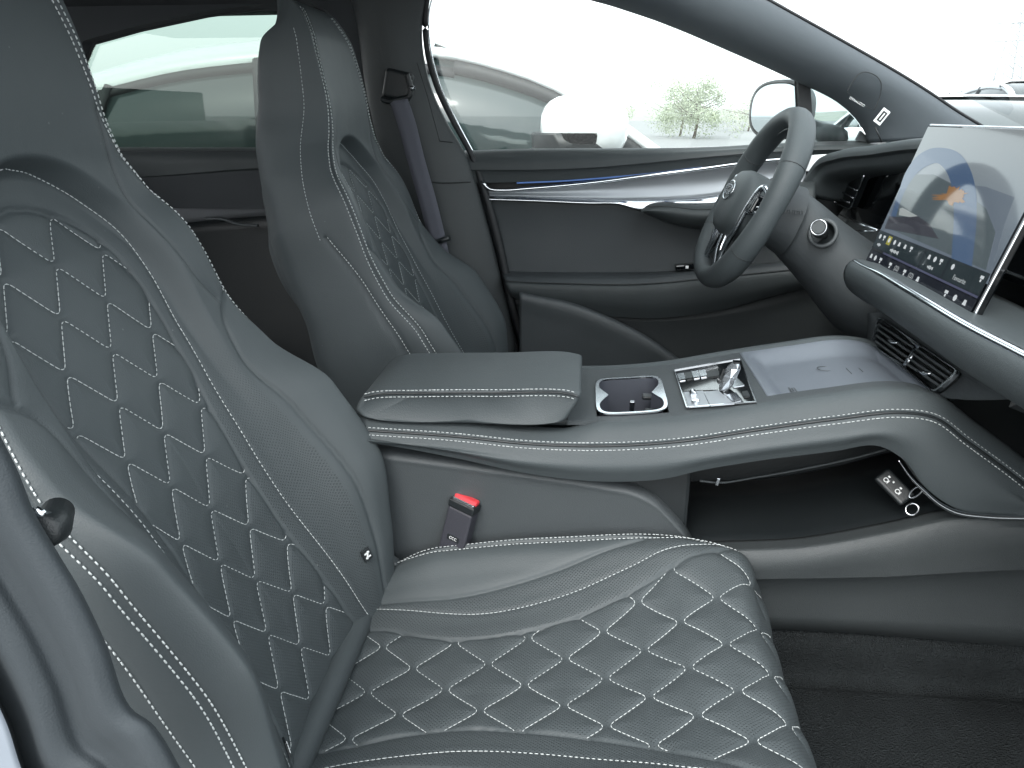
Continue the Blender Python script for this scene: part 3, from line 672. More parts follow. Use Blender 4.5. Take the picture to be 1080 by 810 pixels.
# ------------------------------------------------------------------ key fob in the tray
kf = thing('key_fob', 'black key fob with white symbols and a metal ring lying in the console tray', 'key', tuple(PY(948, 522, -.10)))
pn = np.array([-.15, -.70, .60]); pn /= np.linalg.norm(pn); k0 = PY(948, 520, -.10)
def K(px, py, d=0): return PP(px, py, k0+pn*d, pn)
u = K(957, 526)-K(931, 500); u /= np.linalg.norm(u); v_ = np.cross(pn, u)
kc = (K(957, 526)+K(931, 500))/2
mb = MB(); mb.box(kc-pn*.004, (.024, .0125, .0045), [u, v_, pn]); mb.build('fob_body', M_black, kf, bevel=.004, seg=4, smooth_s=False)
mb = MB()
for a_ in (-.013, .007):
    c_ = kc+u*a_+pn*.0018-v_*.003
    mb.tube([c_+u*.0028*math.cos(t)+v_*.0028*math.sin(t) for t in np.linspace(0, 2*math.pi, 13)[:-1]], .0006, n=5, close=True); mb.box(c_+v_*.0062-u*.0005, (.0016, .0012, .0003), [u, v_, pn]); mb.box(c_+u*.0038, (.0005, .0028, .0004), [u, v_, pn])
mb.box(kc-u*.005+pn*.0018+v_*.002, (.0012, .0012, .0003), [u, v_, pn]); mb.build('symbols', M_white, kf)
rg = MB(); c_ = K(962, 537, .003)
rg.tube([c_+u*.0070*math.cos(t)+v_*.0085*math.sin(t) for t in np.linspace(0, 2*math.pi, 41)[:-1]], .0013, n=8, close=True); rg.build('ring', M_chrome, kf)
rg = MB(); c_ = K(966, 519, .008); w2 = (v_+pn*.8); w2 /= np.linalg.norm(w2)
rg.tube([c_+w2*.011*math.cos(t)+u*.0045*math.sin(t) for t in np.linspace(0, 2*math.pi, 41)[:-1]], .0014, n=8, close=True); rg.build('clasp', M_chrome2, kf)
# ------------------------------------------------------------------ dashboard
da = thing('dashboard', 'grey soft dashboard with a chrome strip running across under the screen', 'dashboard', (.85, 0, .3))
CH = [PP(x, y, (.70, 0, .6), (1, 0, 0)) for x, y in ((900, 275), (908, 280), (925, 288), (970, 314), (1020, 344), (1080, 375))]
CH.append(CH[-1]+(CH[-1]-CH[-2])*2.2)
CHs = smooth(CH, 120)
mb = MB(); mb.tube(CHs, np.concatenate([np.linspace(.002, .0052, 30), np.full(90, .0052)]), n=10, up=(1, 0, 0)); mb.build('chrome_strip', M_chrome, da)
D = lambda x, z: CHs+np.array([x, 0, z])
skin_obj('upper_shelf', [D(.002, .003), D(.008, .003), D(.03, -.002), D(.08, -.012), D(.14, -.016)], M_leather, da, n=80, k=4, solid=.006)
skin_obj('lower_face', [D(.001, -.004), D(-.004, -.009), D(-.006, -.022), D(.004, -.042), D(.026, -.055), '|', D(.045, -.058), D(.11, -.070)], M_leather, da, n=80, k=5, solid=.006)
# dark glovebox side and lower bulk
mb = MB(); yl, yr = CHs[0][1]+.02, CHs[-1][1]
mb.prism([(.80, yl, .50), (.90, yl, .48), (.98, yl, .36), (1.0, yl, .12), (1.25, yl, .10), (1.25, yl, .62), (.82, yl, .62)], (0, -.16, 0)); mb.build('lower_bulk', M_black, da, smooth_s=False)
mb = MB(); mb.prism([(.80, -.16, .50), (.88, -.16, .47), (.93, -.16, .40), (.94, -.16, .30), (1.25, -.16, .26), (1.25, -.16, .62), (.82, -.16, .62)], (0, yr+.16, 0)); mb.build('glovebox', M_black, da, bevel=.012, seg=3, smooth_s=False)
# passenger glossy panel behind the screen and its thin chrome line
mb = MB(); mb.prism([(.835, .16, .618), (.835, yr, .618), (.875, yr, .79), (.875, .16, .79)], (.02, 0, 0)); mb.build('passenger_panel', M_gloss, da, bevel=.004, smooth_s=False)
mb = MB(); mb.tube([(.833, .16, .624), (.833, yr, .624)], .0018, n=6); mb.build('panel_trim', M_chrome, da)
# dash top behind the screen, out to the windscreen
LT = smooth([PY(850, 190, .705), PY(862, 172, .68), PY(885, 162, .60), PY(920, 157, .48), PY(958, 151, .34), PY(1000, 149, .18), (.88, 0, .792), (.88, -.4, .785), (.84, -.72, .77)], 120)
skin_obj('dash_top', [LT+np.array([.50, 0, -.10]), LT+np.array([.15, 0, -.016]), LT+np.array([.02, 0, .001]), LT, LT+np.array([-.002, 0, -.008]), '|', LT+np.array([.008, 0, -.012]), LT+np.array([.014, 0, -.030]), LT+np.array([.05, 0, -.040]), LT+np.array([.13, 0, -.046])], M_leather, da, n=120, k=4, solid=.005)
mb = MB(); mb.tube(LT+np.array([-.0005, 0, -.010]), .0009, n=5); mb.build('seam_piping', M_black, da)
# cluster bay, side vent, spears
X2 = lambda px, py, X=.86: PP(px, py, (X, 0, 0), (1, 0, 0))
def xpoly(pts, X, th=.004): m_ = MB(); m_.prism([X2(a, b, X) for a, b in pts], (th, 0, 0)); return m_
xpoly([(868, 215), (884, 190), (905, 178), (960, 166), (975, 180), (925, 262), (905, 250)], .855).build('cluster_bay', M_gloss, da, smooth_s=False)
xpoly([(857, 203), (868, 192), (880, 187), (894, 188), (884, 210), (880, 222), (862, 222)], .84).build('bay_cheek', M_alu, da, bevel=.003, smooth_s=False)
VO = [(880, 214), (895, 220), (898, 218), (912, 184), (910, 181), (902, 183), (893, 193)]
xpoly(VO, .835, .012).build('side_vent', M_black, da, smooth_s=False)
sv = bpy.data.objects['side_vent']
m_ = MB(); P = smooth([X2(a, b, .833) for a, b in VO+VO[:1]], 60, sharp=True)[:-1]; m_.tube(P, .0018, n=6, close=True); m_.build('vent_frame', M_chrome, sv)
for (a, b), (c, d) in (((889, 203), (900, 209)), ((894, 196), (904, 201)), ((885, 210), (896, 214))):
    m_ = MB(); m_.tube([X2(a, b, .831), X2(c, d, .831)], .0022, n=6); m_.build('slat', M_chrome2, sv)
m_ = MB(); m_.tube([X2(885, 226, .82), X2(905, 236, .80), X2(925, 243, .79)], [.001, .0025, .0025], n=6); m_.build('chrome_spear', M_chrome, da)
m_ = MB(); m_.tube([X2(897, 244, .81), X2(922, 244, .79)], [.0035, .001], n=6); m_.build('chrome_spear', M_chrome, da)
m_ = MB(); m_.tube(smooth([X2(a, b, .85) for a, b in ((890, 184), (905, 175), (925, 170), (955, 168))], 40), .0012, n=6); m_.build('bay_trim', M_chrome2, da)
# centre vents
vn = np.array([-.86, 0, .5]); vn /= np.linalg.norm(vn); vp = np.array([.738, 0, .505])
V_ = lambda px, py, d=0: PP(px, py, vp+vn*d, vn)
VOUT = [(928, 337), (933, 337.5), (1008, 389.5), (1013, 393.5), (1010, 398), (991, 414), (986, 414.5), (926, 368), (922.5, 362), (925, 349)]
A = smooth([V_(*p) for p in VOUT+VOUT[:1]], 90, sharp=True)[:-1]; c = A.mean(0); B_ = A+(c-A)/np.linalg.norm(c-A, axis=1)[:, None]*.0042
cv = thing('air_vent', 'twin centre air vent in a dark chrome frame at the front end of the console', 'air vent', tuple(c))
m_ = MB(); m_.ring(A, B_, vn*.005); m_.build('vent_frame', M_chrome, cv, auto=40)
m_ = MB(); m_.prism(A-vn*.022, vn*.004); m_.build('duct', M_black, cv, smooth_s=False)
m_ = MB(); m_.grid(np.array([B_, B_-vn*.02]).transpose(1, 0, 2), cu=True); m_.build('duct_wall', M_black, cv)
def slat(p, q, r=.0016, m__=M_plastic_l): s_ = MB(); a_, b_ = V_(*p, -.004), V_(*q, -.004); dd = (b_-a_)/np.linalg.norm(b_-a_); s_.box((a_+b_)/2, (np.linalg.norm(b_-a_)/2, .0015, .0075), [dd, np.cross(vn, dd), vn]); return s_.build('slat', m__, cv, smooth_s=False)
for f_ in (.16, .38, .62, .84):
    a0_, a1_ = np.array((931, 340)), np.array((926, 366)); b0_, b1_ = np.array((964, 362)), np.array((951, 385))
    slat(a0_+(a1_-a0_)*f_, b0_+(b1_-b0_)*f_)
    a0_, a1_ = np.array((971, 366)), np.array((957, 389)); b0_, b1_ = np.array((1009, 393)), np.array((990, 411))
    slat(a0_+(a1_-a0_)*f_, b0_+(b1_-b0_)*f_)
m_ = MB(); m_.tube([V_(969, 363, .002), V_(953, 388, .002)], .004, n=8, flat=.6); m_.build('divider', M_chrome2, cv)
for a_, b_ in (((934, 356), (948, 362)), ((966, 391), (984, 394))):
    m_ = MB(); m_.tube([V_(*a_, .001), V_((a_[0]+b_[0])/2, (a_[1]+b_[1])/2+1.5, .004), V_(*b_, .001)], [.0018, .0034, .0022], n=8); m_.build('vent_tab', M_chrome, cv)
# dash face around the vents down to the console
W0 = [V_(915, 330, -.004), V_(935, 330, -.004), V_(1018, 386, -.004), V_(1055, 404, -.006), V_(1085, 416, -.008)]
W1 = [V_(914, 372, -.006), V_(925, 374, -.006), V_(987, 418, -.006), V_(1010, 421, -.010), V_(1060, 421, -.014)]
W2 = [np.array(p)+np.array([.02, 0, -.04]) for p in W1]
A2 = A-vn*.003
m_ = MB(); out = smooth(W0, 46); lo = smooth(W1, 46)[::-1]; O_ = np.vstack([out[:-1], smooth([out[-1], lo[0]], 6)[:-1], lo[:-1], smooth([lo[-1], out[0]], 6)[:-1]])
# pair the outer ring with the vent ring by nearest angle
def angs(P, c): d = P-c; e1 = np.array([0, -1, 0]); e2 = np.cross(vn, e1); return np.arctan2(d@e2, d@e1)
ao = angs(O_, c); aa_ = angs(A2, c); idx = [int(np.argmin(np.abs(np.angle(np.exp(1j*(ao-t)))))) for t in aa_]
m_.grid(np.array([A2, O_[idx]]).transpose(1, 0, 2), cu=True); m_.build('vent_surround', M_soft, da, solid=.003, auto=40)
# ------------------------------------------------------------------ touchscreen
sc0 = X2(912, 275, .74); sc1 = X2(1027, 328, .74); sxd = np.array([0, -1., 0]); syd = np.array([.062, 0, .213]); syd /= np.linalg.norm(syd)
sn = np.cross(sxd, syd); sn = -sn if sn[0] > 0 else sn
sp0 = (sc0+sc1)/2
S_ = lambda px, py, d=0: PP(px, py, sp0+sn*d, sn)
bl_ = S_(912, 276); wS = np.dot(S_(1027, 329)-bl_, sxd); hS = .222
def SU(u, v, d=0): return bl_+sxd*u*wS+syd*v*hS+sn*d
ts = thing('touchscreen', 'large glossy landscape touchscreen standing tilted on the dashboard', 'screen', tuple((sc0+sc1)/2))
m_ = MB(); m_.box(SU(.5, .5, -.0065), (wS/2, hS/2, .006), [sxd, syd, sn]); m_.build('housing', M_gloss, ts, bevel=.003, seg=3, smooth_s=False)
m_ = MB(); fr_ = [SU(0, 0, -.003), SU(1, 0, -.003), SU(1, 1, -.003), SU(0, 1, -.003)]; m_.tube(smooth(fr_+fr_[:1], 240, sharp=True)[:-1], .0016, n=8, close=True); m_.build('metal_edge', M_chrome, ts)
m_ = MB(); m_.tube([SU(.5, .1, -.012), SU(.5, .0, -.04)+np.array([.02, 0, 0])], .02, n=12); m_.build('mount', M_black, ts)
def scr_mat(name, col, e=.55, rough=.06):
    e = e*.30
    mt, t, b, N, L = nodes(name); b.inputs['Base Color'].default_value = (.01, .01, .01, 1); b.inputs['Roughness'].default_value = rough
    b.inputs['Emission Color'].default_value = (*col, 1); b.inputs['Emission Strength'].default_value = e; b.inputs['Coat Weight'].default_value = .12; b.inputs['Coat Roughness'].default_value = .03; b.inputs['Specular IOR Level'].default_value = .28
    return mt
def disp(name, pts, col, d, e=.5): m_ = MB(); m_.prism([S_(x, y, d) for x, y in pts], sn*.00015); return m_.build(name, scr_mat('screen_'+name, col, e), ts, smooth_s=False)
def sq(u0, u1, v0, v1, n=14): return [(u0, v0), (u1, v0), (u1, v1), (u0, v1)]
def dispu(name, pts, col, d, e=.5, mt=None): m_ = MB(); m_.prism([SU(a, b, d) for a, b in pts], sn*.00015); return m_.build(name, mt or scr_mat('screen_'+name, col, e), ts, smooth_s=False)
# wallpaper: sky shading down to hills
mt, t, b, N, L = nodes('screen_wallpaper'); b.inputs['Base Color'].default_value = (.01, .01, .01, 1); b.inputs['Roughness'].default_value = .08; b.inputs['Coat Weight'].default_value = .12; b.inputs['Coat Roughness'].default_value = .03; b.inputs['Specular IOR Level'].default_value = .28
g_ = N('ShaderNodeTexCoord'); sx_ = N('ShaderNodeSeparateXYZ'); cr_ = N('ShaderNodeValToRGB'); mr_ = N('ShaderNodeMapRange'); mr_.inputs[1].default_value = sp0[2]; mr_.inputs[2].default_value = sp0[2]+.21
L(g_.outputs['Object'], sx_.inputs[0]); L(sx_.outputs['Z'], mr_.inputs[0]); L(mr_.outputs[0], cr_.inputs[0]); L(cr_.outputs[0], b.inputs['Emission Color']); b.inputs['Emission Strength'].default_value = .13
el = cr_.color_ramp.elements; el[0].color = (.10, .14, .20, 1); el[1].color = (.46, .52, .54, 1)
e_ = el.new(.5); e_.color = (.30, .37, .44, 1)
dispu('wallpaper', sq(.012, .988, .20, .985), None, .0002, mt=mt)
disp('far_hills', [(1022, 195), (1040, 197), (1070, 208), (1060, 235), (1042, 300), (929, 252), (943, 215), (960, 185), (985, 195)], (.19, .24, .30), .0004, .5)
disp('near_hill', [(948, 205), (956, 190), (964, 184), (985, 184), (1010, 197), (1040, 220), (1050, 245), (1040, 285), (935, 240)], (.12, .16, .18), .0006, .5)
ARO = [(938, 232), (947, 205), (955, 182), (965, 167), (978, 158), (995, 156), (1012, 162), (1023, 178), (1029, 200), (1030, 230), (1024, 290)]
ARI = [(944, 232), (950, 212), (958, 195), (968, 182), (980, 174), (988, 172), (996, 178), (1002, 190), (1005, 205), (1006, 225), (1003, 280)]
m_ = MB(); a1 = smooth([S_(x, y, .0008) for x, y in ARO], 60); b1_ = smooth([S_(x, y, .0008) for x, y in ARI], 60); m_.grid(np.array([a1, b1_])); m_.build('arch', scr_mat('screen_arch', (.085, .15, .27), .55), ts)
rnd = random.Random(4); TP = []
for k_ in range(56):
    t = 2*math.pi*k_/56; r_ = 1+rnd.uniform(-.30, .22); x = 1006+13*r_*math.cos(t); y = 206+9.5*r_*math.sin(t)
    if x < 1000: y = 208+(y-206)*.45; x -= (1000-x)*-.6 if False else (1000-x)*1.3
    TP.append((x, y))
disp('autumn_tree', TP, (.42, .22, .09), .0010, .5)
disp('lake_glint', [(949, 220), (952, 219), (968, 228), (960, 229), (948, 227)], (.45, .5, .5), .0010, .6)
disp('foreground', [(938, 228), (950, 229), (968, 228), (980, 236), (990, 252), (933, 241)], (.06, .065, .085), .0010, .5)
dispu('widget_bar', sq(.012, .988, .115, .245), (.012, .02, .028), .0009, .6)
for a_, b_ in ((.02, .50), (.515, .70), (.715, .98)): dispu('widget', sq(a_, b_, .125, .24), (.02, .035, .042), .0011, .6)
dispu('bar_line', sq(.15, .985, .105, .118), (.09, .10, .17), .0011, .6)
dispu('dock', sq(.012, .988, .018, .10), (.008, .012, .022), .0009, .6)
dispu('yellow_button', sq(.135, .175, .172, .232), (.35, .33, .05), .0013, .7)
rr = random.Random(9); M_ico = scr_mat('screen_icons', (.7, .75, .78), .7)
def ico(u, v, s=.011):
    m_ = MB()
    k = rr.choice((0, 1, 2)); c_ = (u, v)
    if k == 0: m_.prism([SU(u-s, v-s*1.2, .0014), SU(u+s, v-s*1.2, .0014), SU(u+s*.6, v+s*1.3, .0014), SU(u-s*.6, v+s*1.3, .0014)], sn*.0001)
    elif k == 1: m_.prism([SU(u+s*math.cos(t), v+s*1.6*math.sin(t), .0014) for t in np.linspace(0, 6.28, 9)[:-1]], sn*.0001)
    else:
        m_.prism([SU(u-s, v, .0014), SU(u+s, v, .0014), SU(u+s, v+s*1.5, .0014), SU(u-s, v+s*1.5, .0014)], sn*.0001); m_.prism([SU(u-s*.4, v-s*1.6, .0014), SU(u+s*.4, v-s*1.6, .0014), SU(u+s*.4, v-.3*s, .0014), SU(u-s*.4, v-s*.3, .0014)], sn*.0001)
    m_.build('icon', M_ico, ts, smooth_s=False)
for u_ in (.05, .095, .155, .215, .265, .325, .385, .555, .605, .655, .75, .955): ico(u_, .205)
for u_, n_ in ((.25, 9), (.60, 5), (.075, 4)):
    for k_ in range(n_):
        m_ = MB(); uu = u_-.010*n_/2+.010*k_; hh = .006+.003*((k_*7) % 3); m_.prism([SU(uu, .150-hh, .0014), SU(uu+.006, .150-hh, .0014), SU(uu+.006, .150+hh, .0014), SU(uu, .150+hh, .0014)], sn*.0001); m_.build('caption_mark', M_ico, ts, smooth_s=False)
for u_ in (.05, .10, .16, .27, .42, .55, .79, .86, .93): ico(u_, .058, .012)
tm = scr_mat('screen_text', (.55, .6, .62), .6)
for u_, v_2, tx_, s_ in ((.83, .155, 'Favourite', .009), (.34, .058, '(22)', .010), (.485, .058, '(22)', .010)):
    text('screen_text', tx_, SU(u_, v_2, .0015), sxd, syd, s_, tm, ts, .00005)
# ------------------------------------------------------------------ steering wheel
WC = np.array([.569, .37, .672]); wu = np.array([0, 1., 0]); wv_ = np.array([.42, 0, .907]); wv_ /= np.linalg.norm(wv_); wn = np.cross(wu, wv_); wn = wn if wn[0] < 0 else -wn
sw = thing('steering_wheel', 'grey leather steering wheel with chrome trimmed spokes behind the centre console', 'steering wheel', tuple(WC))
def rimpt(t):
    x = math.cos(t)*.166; y = math.sin(t)*.156
    if y < -.10: y = -.10+(y+.10)*.82
    return WC+wu*x+wv_*y
tt = np.linspace(0, 2*math.pi, 121)[:-1]
m_ = MB(); m_.tube(np.array([rimpt(t) for t in tt]), [.0175+.003*abs(math.sin(t*2)) for t in tt], n=16, close=True, flat=1.1, up=wn); rim = m_.build('rim', M_leather, sw)
for deg in (28, 152, 208, 332):
    m_ = MB(); t = R(deg); p = rimpt(t); q_ = rimpt(t+.03)-rimpt(t-.03); q_ /= np.linalg.norm(q_); a_ = np.cross(q_, wn); 
    m_.tube([p+(a_*math.cos(k)+wn*math.sin(k)*1.08)*.0198 for k in np.linspace(0, 2*math.pi, 25)[:-1]], .0009, n=5, close=True); m_.build('rim_seam', M_black, rim)
m_ = MB()
for dd in (-1,):
    P = np.array([rimpt(t)-(rimpt(t)-WC)/np.linalg.norm(rimpt(t)-WC)*.0191 for t in np.linspace(R(30), R(150), 240)])
    m_.dashes(P, r=.0009, dash=.004, gap=.0025)
m_.build('rim_stitching', M_thread, rim)
G = []
for r_, h in ((0.0, .034), (.35, .033), (.7, .030), (.9, .024), (1.0, .012), (1.0, -.012), (.9, -.03), (0, -.034)):
    G.append([WC+wn*(h+.006)+wu*(.088*r_*math.copysign(abs(math.cos(t))**.8, math.cos(t)))+wv_*(.060*r_*math.copysign(abs(math.sin(t))**.8, math.sin(t))-.010) for t in np.linspace(0, 2*math.pi, 41)[:-1]])
m_ = MB(); m_.grid(np.array(G), cv=True); hub = m_.build('airbag_cover', M_leather, sw, auto=50)
text('hub_lettering', 'BYD', WC+wn*.0425+wv_*.004, -wu, wv_, .027, M_chrome, hub, .0008)
m_ = MB(); P = [WC+wn*.041+wu*.034*math.cos(t)+wv_*(.017*math.sin(t)+.004) for t in np.linspace(0, 2*math.pi, 41)[:-1]]; m_.tube(P, .0011, n=6, close=True); m_.build('badge_ring', M_chrome, hub)
for sy in (-1, 1):
    for dz in (.012, -.016):
        m_ = MB(); a_ = WC+wu*sy*.066+wv_*(dz*.9)+wn*.016; b_ = WC+wu*sy*.146+wv_*(dz*.5+.004)+wn*.004
        m_.tube([a_, (a_+b_)/2+wn*.003, b_], [.009, .008, .010], n=10, flat=.7, up=wn); m_.build('spoke', M_chrome if dz < 0 else M_gloss, sw)
    m_ = MB(); m_.box(WC+wu*sy*.103+wn*.014, (.022, .013, .006), [wu, wv_, wn]); pd = m_.build('button_pad', M_gloss, sw, bevel=.004, seg=3, smooth_s=False)
    for k in range(3):
        m_ = MB(); m_.tube([WC+wu*sy*(.090+.012*k)+wn*.020, WC+wu*sy*(.090+.012*k)+wn*.022], .0042, n=12); m_.build('button', M_plastic_l, pd, auto=40)
for sy in (-1, 1):
    m_ = MB(); P = [WC+wu*sy*.026-wv_*.055+wn*.014, WC+wu*sy*.036-wv_*.09+wn*.012, WC+wu*sy*.060-wv_*.124+wn*.004]
    m_.tube(smooth(P, 20), .0125, n=10, flat=.6, up=wn); m_.build('spoke', M_chrome, sw)
for sy in (-1, 1):
    m_ = MB(); P = [WC+wu*sy*.146+wv_*.022+wn*.006, WC+wu*sy*.112+wv_*.030+wn*.016, WC+wu*sy*.094-wv_*.002+wn*.018, WC+wu*sy*.080-wv_*.050+wn*.014, WC+wu*sy*.060-wv_*.088+wn*.010, WC+wu*sy*.058-wv_*.124+wn*.003]
    m_.tube(smooth(P, 40), .0052, n=10, up=wn); m_.build('chrome_surround', M_chrome, sw)
m_ = MB(); m_.prism([WC+wu*a*.034-wv_*b+wn*.006 for a, b in ((-1, .05), (1, .05), (1.3, .115), (-1.3, .115))], wn*.003); m_.build('spoke_insert', M_gloss, sw, smooth_s=False)
# ------------------------------------------------------------------ steering column
co = thing('steering_column', 'smooth grey steering column housing with a round stalk control, between wheel and screen', 'steering column', (.68, .37, .5))
cax = np.array([.92, 0, -.30]); cax /= np.linalg.norm(cax); cupv = np.cross(np.array([0, 1., 0]), cax); cupv = cupv if cupv[2] > 0 else -cupv
def col_ring(s_, ry, rz, dz=0, n=40, p=.85): 
    c_ = WC+cax*s_+cupv*dz
    return [c_+np.array([0, 1., 0])*ry*math.copysign(abs(math.cos(t))**p, math.cos(t))+cupv*rz*math.copysign(abs(math.sin(t))**p, math.sin(t)) for t in np.linspace(0, 2*math.pi, n+1)[:-1]]
m_ = MB(); m_.grid(np.array([col_ring(.022, .02, .02), col_ring(.022, .050, .046), col_ring(.026, .058, .052), col_ring(.05, .062, .056, -.004), col_ring(.083, .068, .062, -.008), col_ring(.086, .05, .05, -.008)]), cv=True); m_.build('shroud', M_soft, co, auto=50)
m_ = MB(); m_.grid(np.array([col_ring(.084, .06, .055, -.010), col_ring(.090, .069, .060, -.014), col_ring(.12, .076, .063, -.026), col_ring(.16, .088, .067, -.044), col_ring(.20, .102, .074, -.062), col_ring(.24, .118, .080, -.078), col_ring(.30, .13, .082, -.09)]), cv=True); m_.build('housing', M_soft, co, auto=60)
kp = PY(868, 246, .285); kn_ = np.array([-.45, -.85, .25]); kn_ /= np.linalg.norm(kn_)
e1 = np.cross(kn_, [0, 0, 1.]); e1 /= np.linalg.norm(e1); e2 = np.cross(e1, kn_)
circ = lambda c_, r_, n=40: np.array([c_+e1*r_*math.cos(t)+e2*r_*math.sin(t) for t in np.linspace(0, 2*math.pi, n+1)[:-1]])
m_ = MB(); m_.tube(circ(kp, .0215), .0038, n=8, close=True); m_.build('stalk_ring', M_plastic_l, co)
m_ = MB(); m_.grid(np.array([circ(kp-kn_*.012, .001), circ(kp-kn_*.010, .019), circ(kp+kn_*.001, .0205)]), cv=True); m_.build('stalk_socket', M_black, co)
ke = kp+kn_*.040+np.array([0, 0, .004]); m_ = MB(); m_.tube([kp-kn_*.008, kp+kn_*.012, kp+kn_*.025, ke, ke+kn_*.002], [.008, .009, .0125, .0140, .0125], n=24); stk = m_.build('stalk', M_black, co, auto=40)
m_ = MB(); m_.tube([ke+kn_*.0015, ke+kn_*.0032], [.0108, .0100], n=24); m_.build('stalk_cap', M_plastic_l, stk, auto=40)
m_ = MB(); m_.tube(circ(ke+kn_*.0022, .0122), .0010, n=6, close=True); m_.build('cap_ring', M_chrome, stk)
m_ = MB()
for k in range(9): p = PY(826+k*2.6, 222+k*.25, .30); m_.box(p, (.0012, .0012, .0022+.0008*(k % 2)))
m_.build('column_marking', M_plastic_l, co, smooth_s=False)
# ------------------------------------------------------------------ driver's door
dd_ = thing('driver_door', 'far front door with brushed metal trim band, black armrest and open view through its window', 'car door', (.35, .72, 0))
U0 = [(490, 161), (560, 159), (640, 158.5), (740, 157.5), (800, 154.5), (850, 152), (925, 150)]
U1 = [(492, 170), (560, 169), (640, 167), (740, 161), (800, 157), (850, 155), (925, 153)]
U2 = [(494, 179), (560, 179), (620, 177), (680, 172), (740, 166), (800, 161), (850, 158.5), (925, 157)]
U3 = [(496, 193), (560, 191.5), (620, 188), (680, 183), (740, 176), (800, 168), (850, 164), (925, 160)]
def R_(pts, Y, n=80): return smooth(TY(pts, Y), n)
rows = [R_(U0, .80), R_(U0, .735)+np.array([0, 0, .004]), R_(U0, .715)+np.array([0, 0, -.001]), R_(U1, .695), R_(U2, .690), '|', R_(U2, .690)+np.array([0, .003, -.002]), R_(U3, .700), '|', R_(U3, .716)]
skin_obj('door_upper_roll', rows, M_leather_d, dd_, n=100, k=4, solid=.004)
SW = [(508, 191), (516, 199), (530, 200.5), (560, 198.5), (620, 193), (680, 185.5), (740, 178), (800, 170), (850, 166)]
m_ = MB(); m_.tube(R_(SW, .694), .0052, n=8, flat=.8); m_.build('chrome_swoosh', M_chrome, dd_)
m_ = MB(); m_.tube(R_([(545, 193), (600, 190.5), (680, 183.5), (740, 176)], .701), .0018, n=6); m_.build('light_strip', M_amb, dd_)
B0 = [(511, 208), (560, 209.5), (620, 212), (655, 214), (668, 219), (684, 221), (700, 216), (760, 214), (790, 205), (850, 200)]
rows = [R_(SW, .703), R_([(513, 203), (560, 203), (620, 201), (680, 198), (740, 192), (800, 186), (850, 182)], .712), R_([(512, 206), (560, 207), (620, 209), (680, 210), (740, 208), (800, 198), (850, 194)], .706)]
skin_obj('metal_trim', rows, M_alu, dd_, n=80, k=4, solid=.003)
rows = [R_([(512, 206), (560, 207), (620, 209), (680, 210), (740, 208), (800, 198), (850, 194)], .706), R_([(512, 210), (560, 211.5), (620, 214), (655, 215), (670, 220), (684, 222), (705, 215), (760, 214), (800, 203), (850, 199)], .694)]
skin_obj('lower_chrome', rows, M_chrome, dd_, n=100, k=3, solid=.003)
# grab handle / armrest horn
rows = [R_([(676, 221), (684, 215.5), (700, 213), (740, 215), (775, 210), (800, 198), (860, 190)], .700), R_([(676, 222), (688, 217), (705, 216), (740, 219), (775, 215), (800, 204), (860, 198)], .655),
        R_([(676, 223), (690, 222), (710, 224), (740, 227), (775, 225), (800, 216), (860, 212)], .640), R_([(677, 224), (694, 229), (715, 235), (740, 238), (775, 237), (800, 230), (860, 226)], .655), R_([(678, 223), (694, 231), (715, 238), (740, 242), (775, 242), (800, 238), (860, 236)], .710)]
skin_obj('door_handle', rows, M_leather_d, dd_, n=60, k=5, solid=.004)
m_ = MB(); m_.tube(R_([(680, 218), (700, 217.5), (740, 221), (775, 217), (800, 206)], .648), .0009, n=5); m_.build('handle_seam', M_black, dd_)
# middle panel and armrest ledge
MP0 = [(505, 205), (560, 209), (620, 212), (655, 214), (690, 226), (740, 236), (860, 236)]
AL = [(532, 292), (545, 293), (600, 293.5), (660, 294), (700, 292), (740, 288), (800, 282), (860, 276)]
AL2 = [(533, 296), (545, 297), (600, 299), (660, 300), (700, 298), (740, 294), (800, 288), (860, 282)]
AL3 = [(538, 312), (548, 317), (600, 328), (650, 334), (700, 335), (760, 327), (830, 309), (870, 300)]
rows = [R_(MP0, .715), R_([(515, 240), (620, 245), (740, 250), (860, 250)], .722), R_([(528, 286), (600, 287), (700, 286), (860, 272)], .716), '|', R_(AL, .665), R_(AL2, .655)]
skin_obj('door_panel', rows, M_soft, dd_, n=80, k=5, solid=.004)
rows = [R_(AL2, .655)+np.array([0, .004, 0]), R_(AL2, .652)+np.array([0, 0, -.004]), R_([(536, 306), (600, 314), (650, 318), (700, 318), (760, 312), (860, 292)], .650), R_(AL3, .668), '|', R_(AL3, .70)+np.array([0, 0, .003])]
skin_obj('armrest_pad', rows, M_leather_d, dd_, n=80, k=5, solid=.004)
m_ = MB(); m_.tube(R_(AL2, .653), .001, n=5); m_.build('armrest_seam', M_black, dd_)
rows = [R_(AL3, .705), R_([(548, 340), (620, 352), (700, 356), (780, 352), (860, 345), (930, 335)], .715), R_([(560, 400), (700, 400), (930, 390)], .72), zat(R_([(560, 400), (700, 400), (930, 390)], .72), .02, .72)]
skin_obj('lower_door', rows, M_plastic, dd_, n=60, k=4, solid=.004)
